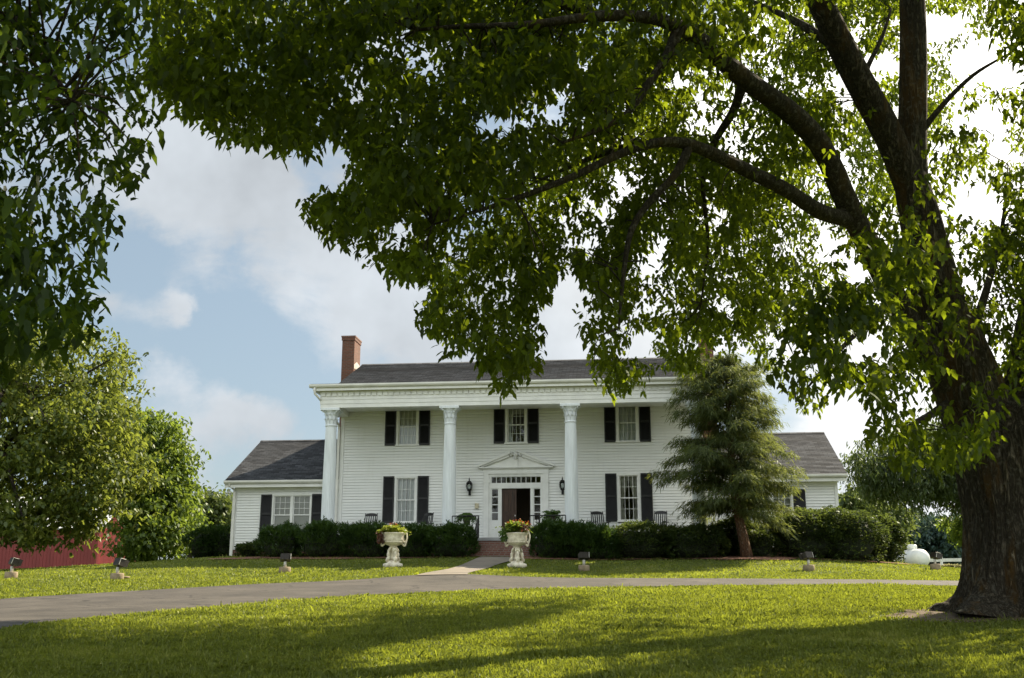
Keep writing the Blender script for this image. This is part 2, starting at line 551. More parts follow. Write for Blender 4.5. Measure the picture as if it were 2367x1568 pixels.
    def blob(self, c, r, n=10, m=7, jit=0.0):
        rx, ry, rz = (r, r, r) if isinstance(r, (int, float)) else r
        prof = []
        vs, fs = [], []
        for i in range(1, m):
            a = math.pi * i / m
            for k in range(n):
                b = 2 * math.pi * k / n
                j = 1 + jit * (random.random() - 0.5)
                vs.append((c[0] + rx * j * math.sin(a) * math.cos(b), c[1] + ry * j * math.sin(a) * math.sin(b), c[2] + rz * j * math.cos(a)))
        top = len(vs)
        vs.append((c[0], c[1], c[2] + rz))
        vs.append((c[0], c[1], c[2] - rz))
        for i in range(m - 2):
            for k in range(n):
                fs.append((i * n + k, (i + 1) * n + k, (i + 1) * n + (k + 1) % n, i * n + (k + 1) % n))
        for k in range(n):
            fs.append((top, k, (k + 1) % n))
            fs.append((top + 1, (m - 2) * n + (k + 1) % n, (m - 2) * n + k))
        return self.add(vs, fs)

    def build(self, name, m, parent=None, smooth=False, loc=None, rz=0.0):
        me = bpy.data.meshes.new(name)
        me.from_pydata(self.v, [], self.f)
        me.materials.append(m)
        if smooth:
            me.polygons.foreach_set('use_smooth', [True] * len(me.polygons))
        me.update()
        o = bpy.data.objects.new(name, me)
        C.objects.link(o)
        if loc is not None:
            o.location = Vector(loc)
            o.rotation_euler = (0, 0, rz)
        o.parent = parent
        return o


def mesh_np(name, verts, per, m, parent=None, attr=None, loc=None):
    """many separate polygons of `per` corners each from one flat vertex array"""
    verts = np.ascontiguousarray(verts, dtype=np.float32).reshape(-1, 3)
    if loc is not None:
        verts = verts - np.asarray(loc, np.float32)
    nv = len(verts)
    nf = nv // per
    me = bpy.data.meshes.new(name)
    me.vertices.add(nv)
    me.vertices.foreach_set('co', verts.ravel())
    me.loops.add(nv)
    me.loops.foreach_set('vertex_index', np.arange(nv, dtype=np.int32))
    me.polygons.add(nf)
    me.polygons.foreach_set('loop_start', np.arange(0, nv, per, dtype=np.int32))
    me.update(calc_edges=True)
    if attr is not None:
        a = me.attributes.new('v', 'FLOAT', 'FACE')
        a.data.foreach_set('value', np.ascontiguousarray(attr, dtype=np.float32))
    me.materials.append(m)
    o = bpy.data.objects.new(name, me)
    C.objects.link(o)
    if loc is not None:
        o.location = Vector([float(x) for x in loc])
    o.parent = parent
    return o


LEAF6 = (np.array([0, .28, .68, 1, .68, .28]), np.array([0, .5, .40, 0, -.40, -.5]))
LEAF8 = (np.array([0, .20, .48, .66, 1, .62, .46, .24]), np.array([0, .46, .33, .46, 0, -.44, -.31, -.5]))


def leaf_verts(P, n, L, W, droop=(0.1, 1.1), fan=0.9, jit=0.04, bend=0.25, tint=None, axis=None, roll=0.9, shape=None, vary=(.7, 1.25)):
    """n leaflets on every twig point of P; returns (verts, tints)"""
    LEAF_T, LEAF_S = shape or LEAF6
    N = len(P)
    az = RNG.uniform(0, 2 * np.pi, N) if axis is None else axis
    az = np.repeat(az, n) + np.tile(np.linspace(-1, 1, n) if n > 1 else np.zeros(1), N) * fan + RNG.normal(0, .25, N * n)
    el = -RNG.uniform(droop[0], droop[1], N * n)
    B = np.repeat(P, n, axis=0) + RNG.normal(0, jit, (N * n, 3))
    d = np.stack([np.cos(az) * np.cos(el), np.sin(az) * np.cos(el), np.sin(el)], 1)
    up = np.stack([RNG.normal(0, roll * .5, N * n), RNG.normal(0, roll * .5, N * n), np.ones(N * n)], 1)
    s = np.cross(d, up)
    s /= np.linalg.norm(s, axis=1)[:, None] + 1e-9
    ln = L * RNG.uniform(vary[0], vary[1], N * n)
    wd = W * RNG.uniform(.75, 1.2, N * n)
    t = LEAF_T[None, :, None]
    v = B[:, None, :] + d[:, None, :] * t * ln[:, None, None] + s[:, None, :] * LEAF_S[None, :, None] * wd[:, None, None]
    v[:, :, 2] -= bend * ln[:, None] * LEAF_T[None, :] ** 2
    if tint is None:
        tint = RNG.uniform(0.2, 0.8, N)
    tv = np.clip(np.repeat(tint, n) + RNG.normal(0, .16, N * n), 0, 1)
    return v, tv


def inpoly(x, y, poly):
    x = np.asarray(x)
    y = np.asarray(y)
    r = np.zeros(x.shape, bool)
    n = len(poly)
    j = n - 1
    for i in range(n):
        xi, yi = poly[i]
        xj, yj = poly[j]
        c = ((yi > y) != (yj > y)) & (x < (xj - xi) * (y - yi) / ((yj - yi) or 1e-9) + xi)
        r ^= c
        j = i
    return r


# ------------------------------------------------------------------ terrain
def pz(px, py, D):
    p = at(px, py, D)
    return (p[0], p[1], p[2])


DRIVE_NEAR = [(-60, 1465, 14.8), (0, 1452, 15.7), (250, 1426, 18.3), (500, 1402, 20.6), (750, 1383, 23.2), (950, 1372, 25.2), (1200, 1362, 27.0),
              (1600, 1355, 27.6), (2000, 1352, 27.4), (2300, 1352, 26.8)]
DRIVE_FAR = [(-60, 1390, 22.6), (0, 1385, 23.5), (300, 1368, 26.4), (600, 1350, 28.8), (850, 1341, 30.6), (975, 1327, 31.4), (1085, 1327, 31.6), (1200, 1335, 31.3),
             (1500, 1337, 31.6), (1900, 1340, 31.3), (2300, 1345, 30.6)]
CTRL = [pz(*p) for p in DRIVE_NEAR[1:-1:1]] + [pz(*p) for p in DRIVE_FAR[1:]]
CTRL += [pz(*p) for p in [(0, 1326, 38), (250, 1309, 42), (540, 1287, 46), (560, 1290, 41.5), (850, 1289, 40.8), (1100, 1288, 40.4), (1225, 1289, 40.2), (1640, 1291, 40.2),
                          (1725, 1288, 39.5), (2030, 1298, 42), (2235, 1326, 38), (2110, 1310, 45), (25, 1337, 33), (270, 1341, 31), (658, 1326, 34.5), (908, 1311, 36.4),
                          (1195, 1311, 36.4), (1350, 1322, 35.5), (1870, 1321, 35.5), (2163, 1319, 39)]]
CTRL += [(x, y, 0.245 + 0.055 * y - 0.012 * max(0, -x - 4)) for x in (-12, -5, 0, 5, 12) for y in (0, 6, 12, 17)]
CTRL += [(8.8, 18, 1.34), (-30, 10, .3), (-30, 30, 1.2), (30, 10, .9), (30, 25, 1.5), (30, 40, 2.1), (-30, 45, 2.2), (-16, -15, -.5), (16, -15, -.5), (0, -15, -.5)]
CTRL += [(x, y, z) for x, y, z in [(-12, 60, 3.0), (0, 48, 3.1), (8, 48, 3.1), (0, 60, 3.0), (12, 60, 2.7), (-40, 60, 2.4), (-30, 80, 2.4), (30, 60, 2.45), (45, 80, 2.6), (-60, 20, .4), (60, 20, 1.2), (0, 100, 2.8),
                                   (-70, 100, 2.4), (70, 100, 2.7), (-60, 60, 2.), (60, 50, 2.1), (20.8, 55, 2.98)]]
CTRL = np.array(CTRL)


def tps_fit(c):
    n = len(c)
    d = np.linalg.norm(c[:, None, :2] - c[None, :, :2], axis=2)
    K = np.where(d > 0, d * d * np.log(d + 1e-9), 0) + np.eye(n) * 3.0
    Pm = np.c_[np.ones(n), c[:, :2]]
    A = np.block([[K, Pm], [Pm.T, np.zeros((3, 3))]])
    return np.linalg.solve(A, np.r_[c[:, 2], 0, 0, 0])


TPS = tps_fit(CTRL)


def tz(x, y):
    x = np.atleast_1d(np.asarray(x, float))
    y = np.atleast_1d(np.asarray(y, float))
    sh = x.shape
    x, y = x.ravel(), y.ravel()
    out = np.empty(len(x))
    for i in range(0, len(x), 20000):
        xs, ys = x[i:i + 20000], y[i:i + 20000]
        d2 = (xs[:, None] - CTRL[None, :, 0]) ** 2 + (ys[:, None] - CTRL[None, :, 1]) ** 2
        out[i:i + 20000] = (0.5 * d2 * np.log(d2 + 1e-12)) @ TPS[:-3] + TPS[-3] + TPS[-2] * xs + TPS[-1] * ys
    r = np.hypot(x, y - 30)
    k = np.clip((r - 70) / 60, 0, 1)
    return (out * (1 - k) + 2.4 * k).reshape(sh)


def z1(x, y):
    return float(tz(x, y)[0])


def ground_pt(px, py, D0):
    p = at(px, py, D0)
    return np.array([p[0], p[1], z1(p[0], p[1])])


near_xy = [at(*p)[:2] for p in DRIVE_NEAR]
far_xy = [at(*p)[:2] for p in DRIVE_FAR]
near_xy = [np.array(p) for p in [(-11.5, 4.0), (-10.2, 10.0)]] + near_xy + [np.array(p) for p in [(16.5, 25.2), (21, 21.5)]]
far_xy = [np.array(p) for p in [(-17.5, 4.5), (-15.6, 14.0)]] + far_xy + [np.array(p) for p in [(18.5, 28.6), (24, 24)]]


def smooth_line(pts, n):
    pts = np.array(pts)
    s = np.r_[0, np.cumsum(np.linalg.norm(np.diff(pts, axis=0), axis=1))]
    t = np.linspace(0, s[-1], n)
    x = np.interp(t, s, pts[:, 0])
    y = np.interp(t, s, pts[:, 1])
    k = np.ones(5) / 5
    for a in (x, y):
        b = np.convolve(np.r_[[a[0]] * 2, a, [a[-1]] * 2], k, 'valid')
        a[1:-1] = b[1:-1]
    return np.c_[x, y]


NL, FL = smooth_line(near_xy, 160), smooth_line(far_xy, 160)
DRIVE_POLY = [tuple(p) for p in NL] + [tuple(p) for p in FL[::-1]]
WALK_L = [at(960, 1333, 30.9)[:2], at(985, 1322, 32.0)[:2], np.array((-2.05, 34.5)), np.array((-1.62, 37.2)), np.array((-1.15, 40.3))]
WALK_R = [at(1080, 1331, 31.2)[:2], at(1085, 1322, 32.2)[:2], np.array((-0.95, 34.5)), np.array((-0.45, 37.2)), np.array((0.55, 40.2))]
WL, WR = smooth_line(WALK_L, 40), smooth_line(WALK_R, 40)
WALK_POLY = [tuple(p) for p in WL] + [tuple(p) for p in WR[::-1]]


def sheet_between(name, A, B, m, lift, kind='structure', nx=14, wob=0.0):
    vs, fs = [], []
    n = len(A)
    tt = np.linspace(0, 1, nx)
    X = A[:, None, 0] * (1 - tt) + B[:, None, 0] * tt
    Y = A[:, None, 1] * (1 - tt) + B[:, None, 1] * tt
    Z = tz(X, Y) + lift
    V = np.stack([X, Y, Z], 2).reshape(-1, 3)
    for i in range(n - 1):
        for k in range(nx - 1):
            fs.append((i * nx + k, i * nx + k + 1, (i + 1) * nx + k + 1, (i + 1) * nx + k))
    mb = MB()
    mb.add(V, fs)
    o = mb.build(name, m, smooth=True)
    tag(o, kind=kind)
    return o


def lawn_material():
    m, T, out = new_mat('mown lawn')
    p = T.n('ShaderNodeBsdfPrincipled')
    p.inputs['Roughness'].default_value = 0.9
    p.inputs['Specular IOR Level'].default_value = 0.15
    tc = T.n('ShaderNodeTexCoord')
    o = tc.outputs['Object']
    n1 = T.noise(o, 0.35, 5, 0.6)
    n2 = T.noise(o, 3.5, 5, 0.65)
    n3 = T.noise(o, 30.0, 3, 0.6)
    c = T.ramp(n2.outputs['Fac'], [(0.28, (0.055, 0.075, 0.014)), (0.5, (0.085, 0.115, 0.017)), (0.72, (0.14, 0.155, 0.03))])
    c = T.mix(T.maprange(n1.outputs['Fac'], 0.45, 0.68, 0, 0.55), c, (0.15, 0.145, 0.04))
    c = T.mix(T.maprange(n3.outputs['Fac'], 0.5, 0.75, 0, 0.5), c, (0.045, 0.06, 0.012))
    T.l(c, p.inputs['Base Color'])
    b = T.n('ShaderNodeBump')
    b.inputs['Strength'].default_value = 1.0
    b.inputs['Distance'].default_value = 0.05
    T.l(n3.outputs['Fac'], b.inputs['Height'])
    T.l(b.outputs[0], p.inputs['Normal'])
    T.l(p.outputs[0], out.inputs[0])
    return m


def asphalt_material():
    m, T, out = new_mat('worn asphalt')
    p = T.n('ShaderNodeBsdfPrincipled')
    p.inputs['Roughness'].default_value = 0.85
    p.inputs['Specular IOR Level'].default_value = 0.3
    tc = T.n('ShaderNodeTexCoord')
    o = tc.outputs['Object']
    n1 = T.noise(o, 0.8, 5, 0.6)
    n2 = T.noise(o, 45.0, 3, 0.7)
    n4 = T.noise(o, 6.0, 5, 0.7)
    c = T.ramp(n1.outputs['Fac'], [(0.3, (0.034, 0.031, 0.028)), (0.7, (0.088, 0.078, 0.067))])
    c = T.mix(T.maprange(n2.outputs['Fac'], 0.5, 0.7, 0, 0.5), c, (0.125, 0.11, 0.095))
    c = T.mix(T.maprange(n4.outputs['Fac'], 0.5, 0.68, 0, 0.6), c, (0.045, 0.04, 0.034))
    vo = T.n('ShaderNodeTexVoronoi', feature='DISTANCE_TO_EDGE')
    nd = T.noise(o, 1.3, 4)
    va = T.n('ShaderNodeVectorMath', operation='ADD')
    T.l(o, va.inputs[0])
    T.l(nd.outputs['Color'], va.inputs[1])
    T.l(va.outputs[0], vo.inputs['Vector'])
    vo.inputs['Scale'].default_value = 0.45
    crack = T.maprange(vo.outputs['Distance'], 0.006, 0.022, 0.85, 0.0)
    gate = T.maprange(n1.outputs['Fac'], 0.45, 0.55, 0, 1)
    c = T.mix(T.math('MULTIPLY', crack, gate), c, (0.022, 0.02, 0.018))
    T.l(c, p.inputs['Base Color'])
    b = T.n('ShaderNodeBump')
    b.inputs['Strength'].default_value = 0.5
    b.inputs['Distance'].default_value = 0.01
    T.l(n2.outputs['Fac'], b.inputs['Height'])
    T.l(b.outputs[0], p.inputs['Normal'])
    T.l(p.outputs[0], out.inputs[0])
    return m


M['lawn'] = lawn_material()
M['asphalt'] = asphalt_material()


def axis_samples(lo, hi, a, b, step, far):
    inner = np.arange(a, b + step / 2, step)
    left, right = [], []
    x, s = a, step
    while x > lo:
        s *= 1.35
        x -= s
        left.append(x)
    x, s = b, step
    while x < hi:
        s *= 1.35
        x += s
        right.append(x)
    return np.r_[left[::-1], inner, right]


XS = axis_samples(-1600, 1600, -26, 30, 0.5, 0)
YS = axis_samples(-300, 2200, 0, 64, 0.5, 0)
GX, GY = np.meshgrid(XS, YS)
GZ = tz(GX, GY)
GZ = GZ - 0.05 * inpoly(GX, GY, DRIVE_POLY)
gw = len(XS)
gv = np.stack([GX, GY, GZ], 2).reshape(-1, 3)
gf = [(i * gw + k, i * gw + k + 1, (i + 1) * gw + k + 1, (i + 1) * gw + k) for i in range(len(YS) - 1) for k in range(gw - 1)]
g = MB()
g.add(gv, gf)
lawn = g.build('lawn_ground', M['lawn'], smooth=True)
tag(lawn, kind='structure')
sheet_between('driveway', NL, FL, M['asphalt'], 0.012)
sheet_between('walkway', WL, WR, M['walk'], 0.03)


def patch(name, cx, cy, rx, ry, m, lift, seed, n=48, rings=6, ang=0.0):
    rs = np.random.default_rng(seed)
    ph = rs.uniform(0, 6.28, 4)
    vs, fs = [], []
    ca, sa = math.cos(ang), math.sin(ang)
    for i in range(rings + 1):
        for k in range(n):
            a = 2 * math.pi * k / n
            w = 1 + .13 * math.sin(2 * a + ph[0]) + .09 * math.sin(3 * a + ph[1]) + .06 * math.sin(7 * a + ph[2]) + .04 * math.sin(13 * a + ph[3])
            q = i / rings
            u, v = rx * w * q * math.cos(a), ry * w * q * math.sin(a)
            vs.append((cx + u * ca - v * sa, cy + u * sa + v * ca))
    vs = np.array(vs)
    z = tz(vs[:, 0], vs[:, 1]) + lift
    for i in range(rings):
        for k in range(n):
            fs.append((i * n + k, (i + 1) * n + k, (i + 1) * n + (k + 1) % n, i * n + (k + 1) % n))
    mb = MB()
    mb.add(np.c_[vs, z], fs)
    o = mb.build(name, m, smooth=True)
    tag(o, kind='structure')
    return o


TREE = at(2378, 1400, 18.0)
TREE[2] = z1(TREE[0], TREE[1])
patch('dirt_patch', TREE[0] - 0.5, TREE[1] - 0.3, 1.95, 1.25, M['dirt'], 0.014, 3)

# ------------------------------------------------------------------ house
PHI = R(6)
O = at(1193, 1245, 44.6)


def W(u, v, w):
    return Vector((O[0] + u * math.cos(PHI) + v * math.sin(PHI), O[1] - u * math.sin(PHI) + v * math.cos(PHI), O[2] + w))


house = empty('farmhouse', O, -PHI, 'white two storey columned farmhouse with dark shutters, grey roof and two low wings', 'house')
FLOOR = -0.10
GRND = -1.3


def siding(mb, u0, u1, w0, w1, v, holes, h=0.118, lap=0.022, axis='u', sgn=-1):
    """lap boards: every course leans out at its lower edge"""
    w = w0
    while w < w1 - 1e-4:
        t = min(w + h, w1)
        segs = [(u0, u1)]
        cuts = sorted([(a, b) for (a, b, c, d) in holes if c < (w + t) / 2 < d])
        for a, b in cuts:
            ns = []
            for (s, e) in segs:
                if b <= s or a >= e:
                    ns.append((s, e))
                else:
                    if a > s:
                        ns.append((s, a))
                    if b < e:
                        ns.append((b, e))
            segs = ns
        for s, e in segs:
            vo, vi = v + sgn * lap, v
            if axis == 'u':
                vd, tg = vi - sgn * 0.04, t - 0.016
                mb.add([(s, vo, w), (e, vo, w), (e, vi, tg), (s, vi, tg), (s, vd, w), (e, vd, w), (s, vd, tg), (e, vd, tg), (s, vd, t), (e, vd, t)], [(0, 1, 2, 3), (4, 5, 1, 0), (3, 2, 7, 6), (6, 7, 9, 8)])
            else:
                mb.add([(vo, s, w), (vo, e, w), (vi + sgn * 0.002, e, t), (vi + sgn * 0.002, s, t), (vi + sgn * 0.002, s, w), (vi + sgn * 0.002, e, w)], [(0, 1, 2, 3), (4, 5, 1, 0)])
        w = t


HALF = 7.55
WINS = {'upL': (-4.66, 3.90, 5.58, .48), 'upM': (0.01, 3.92, 5.58, .46), 'upR': (4.69, 3.91, 5.60, .47),
        'loL': (-4.67, 0.64, 2.62, .48), 'loR': (4.68, 0.64, 2.63, .47)}
holes = [(c - h, c + h, a, b) for (c, a, b, h) in WINS.values()]
DOOR_HOLE = (-1.16, 1.16, FLOOR, 2.66)
holes.append(DOOR_HOLE)
mb = MB()
siding(mb, -HALF, HALF, FLOOR, 6.2, 0.0, holes)
sw = mb.build('front_wall', M['siding'], house)
MB().box(-HALF - .03, -HALF + .13, -.035, -.004, FLOOR, 6.2).build('corner_board', M['trim'], house)
MB().box(HALF - .13, HALF + .03, -.035, -.004, FLOOR, 6.2).build('corner_board', M['trim'], house)
# side and back walls close the shell
mb = MB()
siding(mb, 0.0, 9.0, FLOOR - .3, 6.3, -HALF, [], axis='v', sgn=-1)
siding(mb, 0.0, 9.0, FLOOR - .3, 6.3, HALF, [], axis='v', sgn=1)
mb.box(-HALF, HALF, 9.0, 9.1, GRND, 6.4)
for s in (-1, 1):
    x0, x1 = (s * HALF - .02, s * HALF + .02)
    mb.prism_x([(0.0, 6.2), (9.0, 6.2), (4.5, 8.28)], x0, x1)
mb.build('side_wall', M['siding'], house)
mb = MB()
mb.box(-HALF + .01, HALF - .01, 0.3, 8.9, FLOOR - .06, FLOOR - .01)
mb.box(-HALF + .01, HALF - .01, 0.06, 8.9, 3.1, 3.2)
mb.box(-HALF + .01, HALF - .01, 0.06, 8.9, 6.2, 6.3)
mb.box(-HALF + .01, HALF - .01, 3.6, 3.7, FLOOR, 6.2)
mb.box(-1.9, -1.8, 0.06, 3.6, FLOOR, 3.1)
mb.box(1.9, 2.0, 0.06, 3.6, FLOOR, 3.1)
mb.build('interior_wall', M['interior'], house)
# foundation
mb = MB()
mb.box(-HALF + .02, HALF - .02, .03, 9.0, GRND, FLOOR - .02)
mb.build('foundation', M['darkbrick'], house)


def roof_slope(mb, u0, u1, v0, w0, v1, w1, course=0.15, th=0.028, inset=0.0):
    """shingle courses from the eave (v0, w0) to the ridge (v1, w1)"""
    L = math.hypot(v1 - v0, w1 - w0)
    n = max(1, int(round(L / course)))
    dv, dw = (v1 - v0) / L, (w1 - w0) / L
    nv, nw = -dw, dv
    if nw < 0:
        nv, nw = -nv, -nw
    for i in range(n):
        a, b = i / n, (i + 1) / n
        pa = (v0 + (v1 - v0) * a, w0 + (w1 - w0) * a)
        pb = (v0 + (v1 - v0) * b, w0 + (w1 - w0) * b)
        j = random.uniform(-.006, .006)
        m = max(2, int((u1 - u0) / 1.2))
        for q in range(m):
            ua, ub = u0 + (u1 - u0) * q / m, u0 + (u1 - u0) * (q + 1) / m
            t = th + random.uniform(-.001, .001)
            mb.add([(ua, pa[0] + nv * t, pa[1] + nw * t), (ub, pa[0] + nv * t, pa[1] + nw * t), (ub, pb[0] + nv * .004, pb[1] + nw * .004), (ua, pb[0] + nv * .004, pb[1] + nw * .004),
                    (ua, pa[0], pa[1]), (ub, pa[0], pa[1])], [(0, 1, 2, 3), (4, 5, 1, 0)])


def gable_roof(name, u0, u1, v0, vr, v1, w0, wr, parent=house):
    mb = MB()
    mb.prism_x([(v0, w0), (vr, wr), (v1, w0), (v1, w0 - .14), (vr, wr - .16), (v0, w0 - .14)], u0, u1)
    roof_slope(mb, u0 - .02, u1 + .02, v0 - .03, w0, vr, wr)
    roof_slope(mb, u0 - .02, u1 + .02, v1 + .03, w0, vr, wr)
    mb.prism_x([(vr - .16, wr - .035), (vr, wr + .05), (vr + .16, wr - .035), (vr, wr + .02)], u0 - .02, u1 + .02)
    return mb.build(name, M['shingle'], parent)


main_roof = gable_roof('roof', -HALF - .32, HALF + .32, -.35, 4.5, 9.35, 6.40, 8.46)
# rake boards of the main gables
for s in (-1, 1):
    u0 = s * (HALF + .32)
    mb = MB()
    mb.prism_x([(-.35, 6.22), (4.5, 8.28), (9.35, 6.22), (9.35, 6.02), (4.5, 8.08), (-.35, 6.02)], min(u0, u0 - s * .03), max(u0, u0 - s * .03))
    mb.build('rake_board', M['trim'], main_roof)

# chimneys
for s in (-1, 1):
    mb = MB()
    cu = s * 8.42
    mb.box(cu - .30, cu + .30, 3.85, 5.0, GRND, 9.55)
    mb.box(cu - .33, cu + .33, 3.82, 5.03, 9.55, 9.70)
    ch = mb.build('chimney', M['brick'], house)
    mb = MB()
    mb.box(cu - .35, cu + .35, 3.80, 5.05, 9.70, 9.77)
    mb.build('chimney_cap', M['darkbrick'], ch)
    mb = MB()
    i = cu - s * .302
    mb.prism_x([(3.87, 8.18), (4.95, 8.2), (4.95, 8.50), (4.35, 8.58), (3.87, 8.36)], min(i, i - s * .012), max(i, i - s * .012))
    mb.build('flashing', M['flashing'], ch)

# porch
PV = -2.2
EV = -2.72
porch = mb = MB()
mb.box(-8.0, 8.0, -2.75, -.03, FLOOR - .12, FLOOR)
pf = mb.build('porch_floor', M['floor'], house)
mb = MB()
mb.box(-7.9, 7.9, -2.68, -.03, GRND, FLOOR - .122)
mb.build('porch_base', M['darkbrick'], house)
# entablature: stepped fascia boards, dentils, cornice
mb = MB()
for z0, z1_, pr in ((5.17, 5.33, .0), (5.33, 5.50, .018), (5.50, 5.60, .036)):
    mb.box(-7.80 - pr, 7.80 + pr, -2.50 - pr, -2.38 + pr * 0 - .0, z0, z1_ - .004)
    for s in (-1, 1):
        a, b = s * (7.80 + pr), s * 7.68
        mb.box(min(a, b), max(a, b), -2.378, -.04, z0, z1_ - .004)
mb.box(-7.82, 7.82, -2.52, -2.38, 5.60, 5.86)
for s in (-1, 1):
    a, b = s * 7.82, s * 7.68
    mb.box(min(a, b), max(a, b), -2.378, -.04, 5.60, 5.86)
# inner beam over the columns
mb.box(-7.66, 7.66, -2.376, -1.98, 5.19, 5.40)
for s in (-1, 1):
    a, b = s * 7.66, s * 7.24
    mb.box(min(a, b), max(a, b), -1.978, -.04, 5.19, 5.40)
mb.build('entablature', M['trim'], house)
mb = MB()
nd = 66
comb = [(7.82, 5.80), (-7.82, 5.80)]
for k in range(nd):
    u = -7.8 + 15.6 * (k + .5) / nd
    comb += [(u - .085, 5.78), (u - .085, 5.645), (u + .085, 5.645), (u + .085, 5.78)]
mb.prism_y(comb, -2.57, -2.521)
mb.build('dentil_course', M['trim'], house)
mb = MB()
mb.box(-7.98, 7.98, -2.70, -.04, 5.862, 5.93)
mb.box(-8.06, 8.06, -2.76, -2.70, 5.84, 5.95)
for s in (-1, 1):
    a, b = s * 8.06, s * 7.98
    mb.box(min(a, b), max(a, b), -2.698, -.04, 5.84, 5.95)
mb.build('cornice', M['trim'], house)
mb = MB()
mb.box(-7.24, 7.24, -1.976, -.04, 5.41, 5.46)
mb.build('porch_ceiling', M['trim'], house)
mb = MB()
prof = [(-2.88, 6.03), (-2.88, 6.09), (-2.87, 6.09), (-2.865, 6.04), (-2.78, 6.04), (-2.765, 6.09), (-2.762, 6.09), (-2.762, 5.952), (-2.81, 5.952), (-2.85, 5.98)]
mb.prism_x(prof, -8.2, 8.2)
gt = mb.build('gutter', M['gutter'], house)
mb = MB()
mb.prism_x([(-2.76, 6.06), (-.2, 6.34), (-.2, 6.25), (-2.76, 5.955)], -8.16, 8.16)
roof_slope(mb, -8.17, 8.17, -2.80, 6.09, -.2, 6.36)
mb.build('porch_roof', M['shingle'], house)


def downspout(u, v, top, bottom, s, elbow=True):
    mb = MB()
    if elbow:
        mb.tube([(u - s * .25, v - .28, top), (u - s * .25, v - .28, top - .14), (u - s * .02, v - .12, top - .42), (u, v - .10, top - .55)], .04, 8)
        top -= .5
    mb.box(u - .045, u + .045, v - .14, v - .07, bottom, top)
    return mb.build('downspout', M['gutter'], house, True if False else False)


mb = MB()
mb.tube([(-7.98, -2.8, 5.96), (-7.98, -2.8, 5.86), (-7.97, -2.78, 5.72), (-7.84, -2.62, 5.56), (-7.80, -2.56, 5.50)], .05, 8)
mb.build('downspout', M['gutter'], house, True)
mb = MB()
mb.tube([(-7.7, -.75, 5.16), (-7.68, -.6, 5.02), (-7.66, -.15, 4.86), (-7.64, -.08, 4.7)], .05, 8)
mb.box(-7.69, -7.59, -.12, -.045, FLOOR, 4.75)
mb.build('downspout', M['gutter'], house)

# columns
for cu in (-7.39, -2.46, 2.42, 7.39):
    col = empty('porch_column', (cu, PV, FLOOR))
    col.parent = house
    mb = MB()
    r0, r1 = .268, .225
    N = 24

    def fl(an, z):
        return 1 - .055 * max(0, math.cos(an * N)) ** 0.8 if False else 1 - .05 * (0.5 + 0.5 * math.cos(an * N))
    prof = [(r0 + (r1 - r0) * (max(0, t - .3) / .7) ** 1.3, .30 + t * 4.23) for t in np.linspace(0, 1, 14)]
    mb.lathe(prof, N * 4, flute=fl)
    mb.build('shaft', M['column'], col)
    mb = MB()
    mb.bbox(-.36, .36, -.36, .36, 0, .12, .01)
    mb.lathe([(.35, .12), (.37, .15), (.37, .19), (.33, .22), (.30, .24), (.32, .27), (.28, .30)], 40)
    mb.build('base', M['column'], col)
    mb = MB()
    mb.lathe([(.235, 4.53), (.25, 4.55), (.25, 4.58), (.235, 4.60)], 40)
    mb.lathe([(.222, 4.60), (.222, 4.80), (.235, 4.95), (.27, 5.07), (.34, 5.17)], 40, flute=lambda an, z: 1 + .03 * math.cos(an * 16))
    # curled acanthus leaves in two rows
    for row, (zb, hh, nn, off) in enumerate(((4.60, .24, 10, 0), (4.78, .26, 10, .314))):
        for k in range(nn):
            a = 2 * math.pi * k / nn + off
            ca, sa = math.cos(a), math.sin(a)
            pts = [(.226, 0, .055), (.235, .35, .06), (.245, .7, .055), (.275, .95, .045), (.305, 1.0, .03), (.312, .9, .012)]
            vs = []
            for r, t, hw in pts:
                r2 = r + row * .015
                vs += [(ca * r2 - sa * hw, sa * r2 + ca * hw, zb + hh * t), (ca * r2 + sa * hw, sa * r2 - ca * hw, zb + hh * t)]
            mb.add(vs, [(2 * i, 2 * i + 1, 2 * i + 3, 2 * i + 2) for i in range(len(pts) - 1)])
    for k in range(4):      # corner volutes
        a = math.pi / 4 + k * math.pi / 2
        mb.tube([(math.cos(a) * r, math.sin(a) * r, z) for r, z in ((.25, 4.95), (.31, 5.08), (.39, 5.16), (.43, 5.13), (.40, 5.09))], [.02, .03, .035, .03, .02], 8)
    mb.bbox(-.40, .40, -.34, .34, 5.17, 5.268, .012)
    mb.build('capital', M['column'], col)


